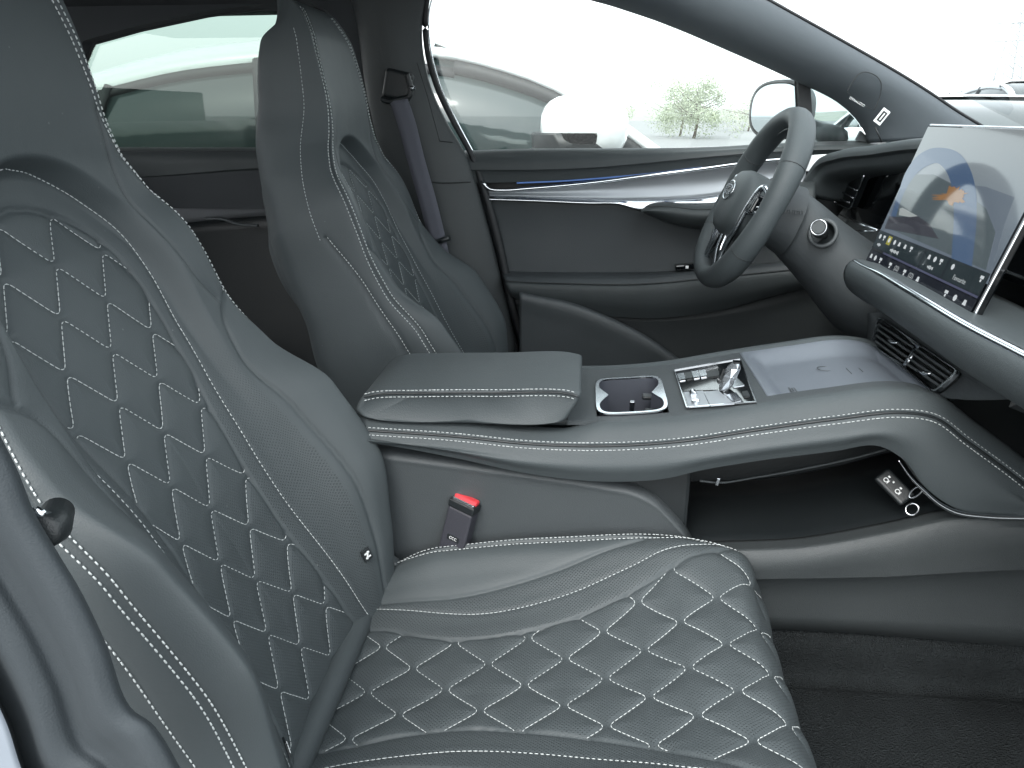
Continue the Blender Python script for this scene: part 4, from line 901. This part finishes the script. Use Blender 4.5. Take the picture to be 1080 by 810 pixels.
# map pocket: a curved bin along the bottom of the door
PK = [(548, 308), (566, 312), (600, 319), (640, 334), (680, 354), (712, 376), (735, 392)]
rows = [R_(PK, .69), R_(PK, .648), R_(PK, .640)+np.array([0, 0, -.006]), R_([(548, 330), (600, 350), (650, 372), (700, 396), (720, 410)], .645), zat(R_([(548, 330), (600, 350), (650, 372), (700, 396), (720, 410)], .65), .1, .66)]
skin_obj('map_pocket', rows, M_plastic_l, dd_, n=60, k=5, solid=.004)
m_ = MB(); pS = PY(722, 281, .69); m_.box(pS, (.022, .012, .006), [[1, 0, .1], [0, 1, 0], [-.1, 0, 1]]); swi = m_.build('window_switch', M_gloss, dd_, bevel=.003, smooth_s=False)
m_ = MB(); m_.box(pS+np.array([.004, -.0125, .001]), (.0035, .0006, .003)); m_.build('switch_mark', M_white, swi, smooth_s=False)
m_ = MB(); m_.prism([PY(x, y, .722) for x, y in ((700, 275), (735, 262), (738, 288), (712, 290))], (0, .004, 0)); m_.build('speaker_foot', M_black, dd_, smooth_s=False)
m_ = MB(); m_.prism([(-.05, .748, .0), (1.2, .748, .0), (1.2, .748, .70), (-.05, .748, .70)], (0, .02, 0)); m_.build('door_skin', M_black, dd_, smooth_s=False)
# window glass and division bar, quarter light
WG = [(456, -25), (450, 30), (460, 92), (497, 161), (848, 152), (848, 90), (760, 50), (700, 25), (620, 2), (560, -18)]
m_ = MB(); m_.prism([PY(x, y, .742) for x, y in WG], (0, .004, 0)); m_.build('window_pane', M_glass, dd_, smooth_s=False)
m_ = MB(); m_.prism([PY(x, y, .715) for x, y in ((843, 82), (853, 88), (857, 151), (846, 152))], (0, .03, 0)); m_.build('division_bar', M_seal, dd_, bevel=.003, smooth_s=False)
m_ = MB(); m_.prism([PY(x, y, .738) for x, y in ((853, 88), (885, 108), (905, 128), (915, 150), (857, 151))], (0, .004, 0)); m_.build('quarter_pane', pane_mat('quarter_glass', (.72, .78, .78)), dd_, smooth_s=False)
m_ = MB(); m_.prism([PY(x, y, .725) for x, y in ((903, 148), (908, 138), (914, 143), (916, 150))], (0, .01, 0)); m_.build('corner_trim', M_plastic_l, dd_, smooth_s=False)
# outside mirror carried by the door
mc = PY(822, 116, .92); m_ = MB(); G = []
mirx = np.array([.80, .60, 0]); miry = np.array([-.60, .80, 0])
for r_, h in ((0, .07), (.55, .062), (.85, .04), (1.0, .0), (.97, -.012), (.90, -.014)):
    G.append([mc+mirx*h+miry*(.084*r_*math.copysign(abs(math.cos(t))**.75, math.cos(t)))+np.array([0, 0, .068*r_*math.copysign(abs(math.sin(t))**.75, math.sin(t))]) for t in np.linspace(0, 2*math.pi, 37)[:-1]])
m_.grid(np.array(G), cv=True); mh = m_.build('side_mirror', M_black, dd_)
m_ = MB(); m_.prism([mc-mirx*.011+miry*(.074*math.copysign(abs(math.cos(t))**.75, math.cos(t)))+np.array([0, 0, .058*math.copysign(abs(math.sin(t))**.75, math.sin(t))]) for t in np.linspace(0, 2*math.pi, 37)[:-1]], -mirx*.002); m_.build('mirror_glass', M_mirror, mh, smooth_s=False)
m_ = MB(); m_.tube([mc+np.array([.07, -.04, -.04]), mc+np.array([.09, -.17, -.06])], [.02, .026], n=10); m_.build('mirror_arm', M_black, mh)
# ------------------------------------------------------------------ pillars, seal, roof
bpil = thing('door_pillar', 'dark upright pillar between the far doors with the belt guide near its top', 'pillar', (0, .68, .2))
LFT = [(360, -40), (376, 20), (386, 90), (397, 140), (412, 190), (440, 260), (470, 330), (500, 400)]
MD1 = [(405, -40), (410, 20), (420, 90), (434, 140), (450, 190), (478, 260), (510, 330), (535, 400)]
RGT = [(462, -40), (448, 0), (444, 40), (453, 90), (470, 128), (491, 165), (512, 232), (536, 330), (552, 400)]
rows = [R_(LFT, .74), R_(LFT, .69), R_(LFT, .665)+np.array([.02, 0, 0]), R_(MD1, .655), R_(RGT, .675)+np.array([-.02, 0, 0]), R_(RGT, .69), R_(RGT, .73)]
m_ = MB(); m_.prism([(-.45, .75, .0), (.30, .75, .0), (.30, .75, .60), (.0, .75, .72), (-.45, .75, .72)], (0, .006, 0)); m_.build('pillar_base', M_black, bpil, smooth_s=False)
skin_obj('pillar_trim', rows, M_plastic, bpil, n=100, k=5, solid=.005)
PLs = [PY(x, y, .652) for x, y in ((440, 66), (452, 105), (464, 149), (478, 150))]
m_ = MB(); m_.tube(smooth(PLs, 60, sharp=True), .0012, n=5); m_.build('cover_seam', M_black, bpil)
m_ = MB(); m_.tube(smooth([PY(x, y, .655) for x, y in ((452, 192), (470, 193), (497, 192))], 30), .0012, n=5); m_.build('panel_joint', M_black, bpil)
m_ = MB(); m_.box(PY(420, 90, .632), (.030, .012, .030), [[.97, 0, -.22], [0, 1, 0], [.22, 0, .97]]); gd = m_.build('belt_guide', M_black, bpil, bevel=.009, seg=4, smooth_s=False)
m_ = MB(); m_.tube(smooth([PY(x, y, .615) for x, y in ((402, 104), (409, 107), (420, 105), (432, 101), (433, 94), (429, 78))], 40), .006, n=8); m_.build('guide_loop', M_black, gd)
m_ = MB(); m_.tube([PY(434, 93, .612), PY(436, 93, .606)], .005, n=10); m_.build('guide_bolt', M_chrome2, gd)
BE = [((411, 107), (430, 104)), ((419, 130), (438, 128)), ((430, 170), (448, 168)), ((440, 205), (458, 203)), ((448, 235), (466, 234)), ((458, 275), (474, 270)), ((470, 330), (484, 325))]
Lb = smooth([PY(a[0], a[1], .612) for a, b in BE], 60); Rb = smooth([PY(b[0], b[1], .606) for a, b in BE], 60)
m_ = MB(); m_.grid(np.array([Lb, Lb*.66+Rb*.34, Lb*.33+Rb*.67, Rb])); bt = m_.build('seat_belt', M_belt, None, solid=.0015)
tag(bt, 'grey webbing seat belt hanging down the pillar beside the far seat', 'seat belt')
m_ = MB(); m_.tube([PY(458, 256, .60), PY(474, 251, .59)], .006, n=10); m_.build('belt_stop', M_black, bt)
SE = [(470, -60), (455, -20), (449, 10), (450, 50), (461, 92), (478, 128), (497, 163), (512, 205), (527, 260), (541, 325), (556, 376), (566, 410)]
ds = thing('door_seal', 'black rubber door seal running down the edge of the far front doorway', 'seal', (.05, .70, .3))
m_ = MB(); m_.tube(R_(SE, .70, 120), [.006+.004*min(1, max(0, (k-50)/20)) for k in range(120)], n=10); m_.build('rubber_bead', M_seal, ds)
m_ = MB(); m_.tube(R_([(462, -20), (453, 10), (454, 50), (465, 92), (482, 128), (499, 160)], .715, 80), .0020, n=6); m_.build('bright_lip', M_chrome, ds)
m_ = MB(); m_.tube(R_([(490, 168), (505, 215), (520, 270), (534, 330), (548, 376)], .690, 80), .004, n=8); m_.build('inner_lip', M_seal, ds)
# A pillar
ap = thing('windscreen_pillar', 'broad grey slanted pillar between the side window and the windscreen', 'pillar', (.8, .62, .8))
AI = [(560, -36), (600, -8), (650, 8), (700, 25), (760, 50), (840, 86), (885, 109), (905, 128), (914, 143), (916, 151)]
AO = [(740, -42), (800, -6), (850, 22), (900, 50), (935, 70), (960, 85), (985, 101), (1010, 118), (1030, 130), (1050, 142)]
AM = [((a[0]*.55+b[0]*.45), (a[1]*.55+b[1]*.45)) for a, b in zip(AI, AO)]
AM2 = [((a[0]*.12+b[0]*.88), (a[1]*.12+b[1]*.88)) for a, b in zip(AI, AO)]
AM0 = [((a[0]*.92+b[0]*.08), (a[1]*.92+b[1]*.08)) for a, b in zip(AI, AO)]
rows = [R_(AI, .735), R_(AI, .71), R_(AM0, .685), R_(AM, .640), R_(AM2, .625), R_(AO, .635), R_(AO, .67)]
skin_obj('pillar_cover', rows, M_pillar, ap, n=80, k=5, solid=.005)
m_ = MB(); m_.tube(R_([(x+.5, y-.5) for x, y in AO], .632), .0028, n=6); m_.build('glass_edge', M_seal, ap)
m_ = MB(); m_.tube(smooth([PY(x, y, .619) for x, y in ((893, 97), (898, 88), (906, 78), (912, 76), (925, 81), (929, 87), (929, 97), (924, 112), (922, 116))], 60), .0010, n=5); m_.build('speaker_seam', M_black, ap)
m_ = MB(); m_.tube(smooth([PY(x, y, .619) for x, y in ((893, 97), (900, 103), (912, 112), (922, 116))], 20), .0006, n=5); m_.build('speaker_seam', M_black, ap)
u1 = PY(912, 112, .632)-PY(896, 103, .632)
text('speaker_lettering', 'DYNAUDIO', PY(904, 107.5, .624), u1, (.45, 0, .9), .0066, M_white, ap, .0002)
tg = MB(); pc = PY(930, 123, .622); ux = np.array([.55, 0, .83]); uy = np.array([.83, 0, -.55])
tg.box(pc, (.0155, .0010, .0085), [ux, [0, 1, 0], uy]); lab = tg.build('airbag_tag', M_white, ap, bevel=.0008, smooth_s=False)
tg = MB(); tg.box(pc+np.array([0, -.0013, 0]), (.0105, .0004, .0050), [ux, [0, 1, 0], uy]); tg.build('tag_print', M_black, lab, smooth_s=False)
tg = MB(); tg.box(pc+np.array([0, -.0018, 0]), (.0075, .0003, .0012), [ux, [0, 1, 0], uy]); tg.build('tag_stripe', M_white, lab, smooth_s=False)
m_ = MB(); m_.tube([PY(923, 134, .63), PY(930, 150, .63)], .002, n=6); m_.build('pillar_foot_seam', M_black, ap)
# rear side window frame and headliner
RW = [(88, 102), (87, 88), (90, 70), (100, 46), (150, 32), (220, 17), (300, 6), (330, 7), (345, 14), (368, 40), (384, 95), (402, 157), (260, 157), (118, 157), (108, 140)]
A = smooth([PY(x, y, .735) for x, y in RW+RW[:1]], 140, sharp=True)[:-1]; c = A.mean(0)
B_ = A.copy(); d = A-c; B_ = c+d*1.0; big = []
for p in A:
    dx, dz = p[0]-c[0], p[2]-c[2]; k = min((.62 if dx < 0 else -.10-c[0])/max(abs(dx), 1e-6), .26/max(abs(dz), 1e-6)); big.append((c[0]+dx*k, p[1], c[2]+dz*k))
big = np.array(big)
rf_ = thing('rear_side_frame', 'dark trim frame round the far rear side window', 'window frame', (-.6, .73, .7))
m_ = MB(); m_.grid(np.array([A, A+np.array([0, -.03, 0])+(c-A)*-.03, big+np.array([0, -.05, 0]), big]).transpose(1, 0, 2), cu=True); m_.build('window_surround', M_head, rf_, auto=40)
m_ = MB(); m_.prism(A+np.array([0, .004, 0]), (0, .004, 0)); m_.build('window_pane', M_privacy, rf_, smooth_s=False)
m_ = MB(); m_.tube(A+np.array([0, -.004, 0]), .004, n=6, close=True); m_.build('window_seal', M_seal, rf_)
m_ = MB(); m_.prism([(-1.35, -.60, 1.10), (-1.35, .70, 1.09), (.42, .70, 1.09), (.42, -.60, 1.10)], (0, 0, .03)); struct(m_.build('ceiling', M_head, None, smooth_s=False))
m_ = MB(); m_.prism([(-1.35, .62, 1.06), (-1.35, .76, 1.02), (-.08, .76, 1.03), (-.08, .62, 1.08)], (0, 0, .006)); struct(m_.build('ceiling', M_head, None, smooth_s=False))
m_ = MB(); m_.add([(.42, -.60, 1.12), (.42, .62, 1.12), (1.42, .58, .66), (1.42, -.60, .66)], [(0, 1, 2, 3)]); 0 and m_.prism([(.42, -.60, 1.12), (.42, .62, 1.12), (1.42, .58, .66), (1.42, -.60, .66)], (0, 0, .0)); ws_ = m_.build('windscreen', pane_mat('windscreen_glass', (.92, .95, .95), .35), None, smooth_s=False); tag(ws_, 'clear sloping windscreen above the dashboard, in front of the parked cars', 'windscreen')
# rear door below its window, rear bench
rd = thing('rear_door', 'dark far rear door with a blue light line, seen between the two front seats', 'car door', (-.6, .72, .2))
rows = [R_([(80, 157), (260, 157), (410, 157)], .78), R_([(80, 157), (260, 157), (410, 157)], .715), R_([(80, 166), (260, 166), (410, 166)], .695), R_([(80, 190), (170, 185), (260, 178), (410, 172)], .692), '|', R_([(80, 192), (170, 187), (260, 180), (410, 174)], .698), R_([(80, 212), (185, 203), (275, 192), (410, 184)], .712)]
skin_obj('door_upper_roll', rows, M_leather_d, rd, n=60, k=4, solid=.004)
m_ = MB(); m_.tube(R_([(80, 214), (185, 204), (275, 193.5), (410, 185)], .705), .0030, n=6); m_.build('light_strip', mat('rear_light_strip', (.03, .07, .16), .4, emis=(.10, .22, .60), es=.30), rd)
rows = [R_([(80, 216), (185, 206), (275, 195), (410, 186)], .708), R_([(80, 228), (200, 214), (275, 204), (410, 194)], .700), R_([(80, 250), (215, 233), (275, 228), (410, 222)], .712)]
skin_obj('metal_trim', rows, mat('rear_trim', (.20, .21, .225), .45, metal=.4), rd, n=60, k=4, solid=.004)
rows = [R_([(80, 250), (215, 233), (275, 228), (410, 222)], .715), R_([(80, 290), (240, 270), (410, 260)], .72), zat(R_([(80, 290), (240, 270), (410, 260)], .72), 0, .72)]
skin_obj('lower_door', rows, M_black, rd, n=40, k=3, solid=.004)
m_ = MB(); m_.tube(R_([(217, 231), (235, 231), (250, 236), (272, 238)], .66), .006, n=8, flat=.6); m_.build('inner_handle', M_plastic_l, rd)
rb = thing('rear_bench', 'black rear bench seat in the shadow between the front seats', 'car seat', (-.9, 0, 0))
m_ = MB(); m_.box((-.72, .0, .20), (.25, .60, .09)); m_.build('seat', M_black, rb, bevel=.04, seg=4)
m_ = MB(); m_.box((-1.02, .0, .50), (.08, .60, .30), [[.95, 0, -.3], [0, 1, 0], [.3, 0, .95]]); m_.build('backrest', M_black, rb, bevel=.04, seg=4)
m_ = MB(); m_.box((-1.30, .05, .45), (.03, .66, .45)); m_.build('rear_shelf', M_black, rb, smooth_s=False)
# firewall and footwell bulk under the dash
m_ = MB(); m_.box((1.28, .0, .30), (.03, .72, .46)); struct(m_.build('wall', M_black, None, smooth_s=False))
m_ = MB(); m_.prism([(.80, .20, .50), (.86, .20, .42), (1.25, .20, .30), (1.25, .20, .60), (.86, .20, .62)], (0, .50, 0)); m_.build('knee_panel', M_plastic, da, bevel=.02, seg=3, smooth_s=False)
# ------------------------------------------------------------------ near door aperture, bottom left
nd = thing('near_pillar', 'grey rubber and silver painted doorway edge in the bottom left corner', 'pillar', (0, -.75, .4))
E0 = [(-30, 380), (-10, 440), (18, 497), (35, 540), (60, 583), (85, 625), (110, 677), (140, 750), (158, 762), (172, 780), (190, 812), (215, 860)]
def sh_(dx, dy): return [(x+dx, y+dy) for x, y in E0]
rows = [R_(E0, -.66), R_(E0, -.68), R_(sh_(-6, 4), -.692), R_(sh_(-18, 13), -.697), R_(sh_(-30, 24), -.694), R_(sh_(-40, 32), -.688), R_(sh_(-50, 40), -.688), R_(sh_(-60, 48), -.695), R_(sh_(-74, 60), -.700), R_(sh_(-88, 70), -.688), R_(sh_(-100, 82), -.684), '|', R_(sh_(-104, 84), -.70)]
skin_obj('rubber_strip', rows, M_strip, nd, n=80, k=5, solid=.004)
rows = [R_(sh_(-104, 84), -.702), R_(sh_(-130, 100), -.712), R_(sh_(-190, 130), -.73), R_(sh_(-260, 170), -.76)]
skin_obj('painted_edge', rows, M_body, nd, n=60, k=4, solid=.004)
m_ = MB(); kp_ = PY(55, 556, -.655); m_.tube([kp_+np.array([-.01, .02, 0]), kp_, kp_+np.array([.004, -.012, .004]), kp_+np.array([.005, -.015, .005])], [.010, .0115, .011, .007], n=20); kb = m_.build('belt_bolt_cap', M_black, nd)
m_ = MB(); m_.tube([PY(36, 538, -.665), PY(50, 546, -.66)], [.003, .004], n=8); m_.build('chrome_pin', M_chrome, kb)
sl_ = thing('door_sill', 'dark sill of the near doorway under the foreground seat', 'sill', (.3, -.72, 0))
m_ = MB(); m_.prism([(-.3, -.64, -.10), (-.3, -.80, -.10), (-.3, -.80, .03), (-.3, -.72, .05), (-.3, -.64, .03)], (1.4, 0, 0)); m_.build('sill_panel', M_black, sl_, smooth_s=False)
# ------------------------------------------------------------------ outside
GZ = -.42
m_ = MB(); m_.prism([(-400, -400, GZ-.5), (400, -400, GZ-.5), (400, 900, GZ-.5), (-400, 900, GZ-.5)], (0, 0, .5)); struct(m_.build('ground', mat('concrete_ground', (.20, .205, .205), .85, bump=.5, bscale=6, var=.12), None, smooth_s=False))
def car(name, label, loc, yaw, paint, glass, k=(1, 1, 1), mirror=True, group=None, detail=True, mo=(.85, 0, 1.05, 1.)):
    """hatchback lofted along its length: local x forward, y left, z up from the ground"""
    t = thing(name, label, 'car', loc, group); t.rotation_euler = (0, 0, yaw)
    L = [(-2.25, .30, .62, .78), (-2.2, .25, .80, .86), (-1.9, .22, .98, .92), (-1.2, .2, 1.0, .94), (0, .2, .97, .95), (.8, .2, .95, .94), (1.15, .2, .93, .93), (1.7, .22, .86, .90), (2.1, .25, .74, .82), (2.3, .32, .60, .66), (2.34, .38, .52, .5)]
    def lp(m_, nm, mt_, par, **kw):
        o = m_.build(nm, mt_, None, **kw); o.parent = par
        if par is not t: pass
        return o
    xs = np.linspace(L[0][0], L[-1][0], 40); la = np.array(L)
    G = []
    for x in xs:
        zb, zt, hw = [pchip(la[:, 0], la[:, i], [x])[0] for i in (1, 2, 3)]
        G.append([(x, s_*hw*a_, zb+(zt-zb)*b_) for s_, a_, b_ in ((-1, .90, 0), (-1, .99, .25), (-1, 1, .55), (-1, .97, .85), (-1, .90, 1), (0, 0, 1.03), (1, .90, 1), (1, .97, .85), (1, 1, .55), (1, .99, .25), (1, .90, 0))])
    m_ = MB(); m_.grid(np.array(G)*np.array(k), cv=True, capu=True); lp(m_, 'body', paint, t)
    # greenhouse (glass) then roof skin and pillars over it
    gl = [(-2.0, .96, .97), (-1.5, .96, 1.15), (-1.0, .97, 1.29), (-.5, .96, 1.37), (0, .96, 1.395), (.4, .95, 1.375), (.8, .94, 1.30), (1.25, .92, 1.10), (1.5, .92, .94)]
    ga = np.array(gl); xg = np.linspace(-2.0, 1.5, 40)
    def sec(x, grow=0.0):
        zb = pchip(ga[:, 0], ga[:, 1], [x])[0]-.02; zt = pchip(ga[:, 0], ga[:, 2], [x])[0]; hb = .86; ht = .66
        f_ = (zt-zb)/.5; hw = hb+(ht-hb)*min(1, f_)
        return zb, zt, hb+grow, hw+grow
    m_ = MB(); m_.grid(np.array([[(x, -sec(x)[2], sec(x)[0]), (x, -sec(x)[3], sec(x)[1]-.03), (x, -sec(x)[3]*.85, sec(x)[1]-.005), (x, 0, sec(x)[1]), (x, sec(x)[3]*.85, sec(x)[1]-.005), (x, sec(x)[3], sec(x)[1]-.03), (x, sec(x)[2], sec(x)[0])] for x in xg])*np.array(k), cv=True, capu=True); lp(m_, 'window_glass', glass, t)
    xr = np.linspace(-1.85, .40, 26); m_ = MB(); m_.grid(np.array([[(x, -sec(x)[3]-.014, sec(x)[1]-.085), (x, -sec(x)[3]-.006, sec(x)[1]-.03), (x, -sec(x)[3]*.85, sec(x)[1]+.012), (x, 0, sec(x)[1]+.018), (x, sec(x)[3]*.85, sec(x)[1]+.012), (x, sec(x)[3]+.006, sec(x)[1]-.03), (x, sec(x)[3]+.014, sec(x)[1]-.085)] for x in xr])*np.array(k)); lp(m_, 'roof', paint, t, solid=-.01)
    for s_ in (-1, 1):
        for xa, xb, w__, mt_ in ((.40, 1.5, .035, paint), (-.28, -.22, .035, M_seal), (-.92, -1.06, .03, M_seal)):
            m_ = MB(); za, zb_ = sec(xa), sec(xb)
            if xa > 0: P = [(x, s_*(sec(x)[3]+.006), sec(x)[1]-.02) for x in np.linspace(xa, xb, 12)]
            else: P = [(xb, s_*(sec(xa)[2]+.006), sec(xa)[0]), (xa, s_*(sec(xa)[3]+.006), sec(xa)[1]-.05)]
            m_.tube(np.array(P)*np.array(k), w__, n=8, flat=.5); lp(m_, 'roof_pillar', mt_, t)
        m_ = MB(); m_.tube(np.array([(x, s_*(sec(x)[3]+.010), sec(x)[1]-.075) for x in np.linspace(-1.75, .5, 24)])*np.array(k), .022, n=6); m_.tube(np.array([(x, s_*(sec(x)[3]+.012), sec(x)[1]-.055) for x in np.linspace(.5, 1.47, 16)])*np.array(k), .026, n=6); lp(m_, 'window_surround', M_seal if detail else M_chrome2, t)
        m_ = MB(); m_.tube(np.array([(x, s_*.905, .965) for x in np.linspace(-1.95, 1.2, 20)])*np.array(k), .008, n=6); lp(m_, 'belt_trim', M_chrome2, t)
        if mirror:
            mx_, my_, mz_, ms_ = mo
            m_ = MB(); G_ = []
            for q_, r_ in ((0, .25), (.03, .7), (.10, .95), (.20, 1.0), (.26, .9), (.28, .5)):
                G_.append([(mx_-.02+r_*ms_*.13*math.copysign(abs(math.cos(t))**.7, math.cos(t)), s_*(.90+my_+q_), mz_+r_*ms_*.075*math.copysign(abs(math.sin(t))**.7, math.sin(t))) for t in np.linspace(0, 2*math.pi, 25)[:-1]])
            m_.grid(np.array(G_)*np.array(k), cv=True, capu=True); mi = lp(m_, 'side_mirror', paint, t)
            m_ = MB(); m_.grid(np.array([[(a_[0]-.03, a_[1]*1.0, min(a_[2]-.020, mz_-.014)) for a_ in g__] for g__ in G_[1:]])*np.array(k), cv=True, capu=True); lp(m_, 'mirror_base', M_black, mi)
            m_ = MB(); m_.tube(np.array([(mx_+.04, s_*.87, mz_-.09), (mx_+.02, s_*1.0, mz_-.06)])*np.array(k), .03, n=8, flat=.5); lp(m_, 'mirror_foot', M_black, mi)
        if detail:
            m_ = MB(); m_.tube(np.array([(2.05, s_*.70, .68), (2.18, s_*.60, .66), (2.24, s_*.5, .64)])*np.array(k), [.02, .05, .03], n=8); lp(m_, 'headlight', M_paleglass, t)
        for xw in (-1.42, 1.42):
            m_ = MB(); m_.tube(np.array([(xw, s_*.70, .33), (xw, s_*.72, .33), (xw, s_*.94, .33), (xw, s_*.95, .33)])*np.array(k), [.24, .33, .33, .26], n=24); wh = lp(m_, 'wheel', M_tyre, t, auto=40)
            m_ = MB(); m_.tube(np.array([(xw, s_*.93, .33), (xw, s_*.958, .33)])*np.array(k), [.21, .20], n=24); lp(m_, 'rim', M_silver, wh, auto=40)
    return t
car('parked_car', 'white car parked close alongside, its dark windows seen through the side glass', (-.60, 2.36, GZ), 0.0, M_paint, M_darkglass, (.86, .98, 1.06), mo=(1.03, -.02, 1.135, 1.15))
car('distant_car', 'white car with dark side glass, nearest of the small cars beyond the windscreen', (PY(1016, 110, 17)[0], 17, GZ+.25), R(-100), M_paint, M_paleglass, group='cars parked beyond the windscreen', detail=False)
car('distant_car', 'silver car behind the white one beyond the windscreen, left of the others', (PY(1052, 110, 13.5)[0], 13.5, GZ+.25), R(-98), M_silver, M_paleglass, group='cars parked beyond the windscreen', detail=False)
car('distant_car', 'pale car at the far right edge beyond the windscreen, partly behind the screen top', (PY(1098, 110, 10.5)[0], 10.5, GZ+.25), R(-96), M_paint, M_darkglass, group='cars parked beyond the windscreen', detail=False)
car('distant_car', 'white car whose bonnet and lamp show above the far door by the wheel', (3.9, 7.4, GZ), R(-95), M_paint, M_darkglass, group=None, detail=True)
def tree(name, label, base, h, cr, n, seed, mt_, group=None):
    rg_ = random.Random(seed); t = thing(name, label, 'tree', base, group); base = np.array(base)
    m_ = MB(); m_.tube(base+np.array([(0, 0, 0), (.05*h, 0, h*.3), (0, .03*h, h*.6), (.02*h, 0, h*.85)]), [h*.03, h*.022, h*.012, h*.004], n=8)
    for i in range(9):
        a = rg_.uniform(0, 6.28); z = h*rg_.uniform(.3, .6); m_.tube(base+np.array([(0, 0, z), (cr*.5*math.cos(a), cr*.5*math.sin(a), z+h*.12), (cr*.8*math.cos(a), cr*.8*math.sin(a), z+h*.25)]), [h*.01, h*.006, h*.002], n=5)
    m_.build('trunk', mat('bark', (.12, .09, .07), .9), t)
    m_ = MB(); cl = [(rg_.gauss(0, cr*.42), rg_.gauss(0, cr*.42), h*rg_.uniform(.18, .95), cr*rg_.uniform(.16, .34)) for _ in range(44)]
    for i in range(n):
        cx, cy, cz, r_ = rg_.choice(cl); d_ = np.array([rg_.gauss(0, 1), rg_.gauss(0, 1), rg_.gauss(0, 1)]); d_ /= np.linalg.norm(d_)+1e-9
        p = base+np.array([cx, cy, cz])+d_*r_*rg_.uniform(.5, 1.05); s_ = h*rg_.uniform(.010, .022); u_ = np.array([rg_.gauss(0, 1), rg_.gauss(0, 1), rg_.gauss(0, 1)]); u_ /= np.linalg.norm(u_); w_ = np.cross(u_, d_); w_ /= np.linalg.norm(w_)+1e-9
        m_.add([p-u_*s_, p+w_*s_*.5, p+u_*s_, p-w_*s_*.5], [(0, 1, 2, 3)])
    m_.build('crown', mt_, t, smooth_s=False); return t
M_leaf = mat('leaves', (.30, .34, .24), .7, var=.15)  # leaf green lightened, distance haze put into the colour
M_leaf2 = mat('dry_leaves', (.36, .36, .31), .8, var=.15)
def onray(px, py, Y): return PY(px, py, Y)
b_ = onray(733, 128, 42); tree('leafy_tree', 'green bushy tree beyond the parked cars, left of the steering wheel', (b_[0], 42, GZ), 3.1, 2.3, 9000, 3, M_leaf)
b_ = onray(718, 128, 46); tree('leafy_tree', 'paler low tree just left of the green tree beyond the parked cars', (b_[0], 46, GZ), 2.6, 2.2, 6000, 5, M_leaf)
b_ = onray(790, 128, 60); tree('leafy_tree', 'dry tree between the green tree and the door mirror', (b_[0], 60, GZ), 2.6, 3.4, 7000, 8, M_leaf2)
hb = MB(); rg_ = random.Random(2); xs = np.linspace(-60, 160, 60); zs = [GZ+2.0+1.0*math.sin(x*.05+1)+.6*math.sin(x*.13)+rg_.uniform(-.2, .2) for x in xs]
hb.grid(np.array([[(x, 150, GZ-.2), (x, 158, GZ+(z-GZ)*.7), (x, 170, z), (x, 190, GZ-.2)] for x, z in zip(xs, zs)])); struct(hb.build('hill', mat('far_hill', (.26, .28, .24), .9, var=.2, bump=.5, bscale=.3, bdist=1.), None))
# lattice pylon far beyond the windscreen
py_ = thing('lattice_pylon', 'thin pale lattice pylon rising in the distance at the top right', 'pylon', tuple(PY(1060, 95, 70)*np.array([1, 1, 0])+np.array([0, 0, GZ])))
pb = np.array(PY(1060, 95, 70)); pb[2] = GZ; hP = 9.5
M_py = mat('galvanised_steel', (.5, .52, .53), .6)
m_ = MB()
for sx in (-1, 1):
    for sy in (-1, 1): m_.tube([pb+np.array([sx*1.1, sy*1.1, 0]), pb+np.array([sx*.2, sy*.2, hP])], .05, n=4)
for k in range(12):
    f0, f1 = k/12, (k+1)/12; w0, w1 = 1.1-.9*f0, 1.1-.9*f1
    for sy in (-1, 1): m_.tube([pb+np.array([-w0, sy*w0, hP*f0]), pb+np.array([w1, sy*w1, hP*f1])], .03, n=4); m_.tube([pb+np.array([w0, sy*w0, hP*f0]), pb+np.array([-w1, sy*w1, hP*f1])], .03, n=4)
m_.build('lattice', M_py, py_)
for z_ in (.72, .86): 
    m_ = MB(); m_.tube([pb+np.array([-1.6, 0, hP*z_]), pb+np.array([1.6, 0, hP*z_])], .06, n=4); m_.build('cross_arm', M_py, py_)
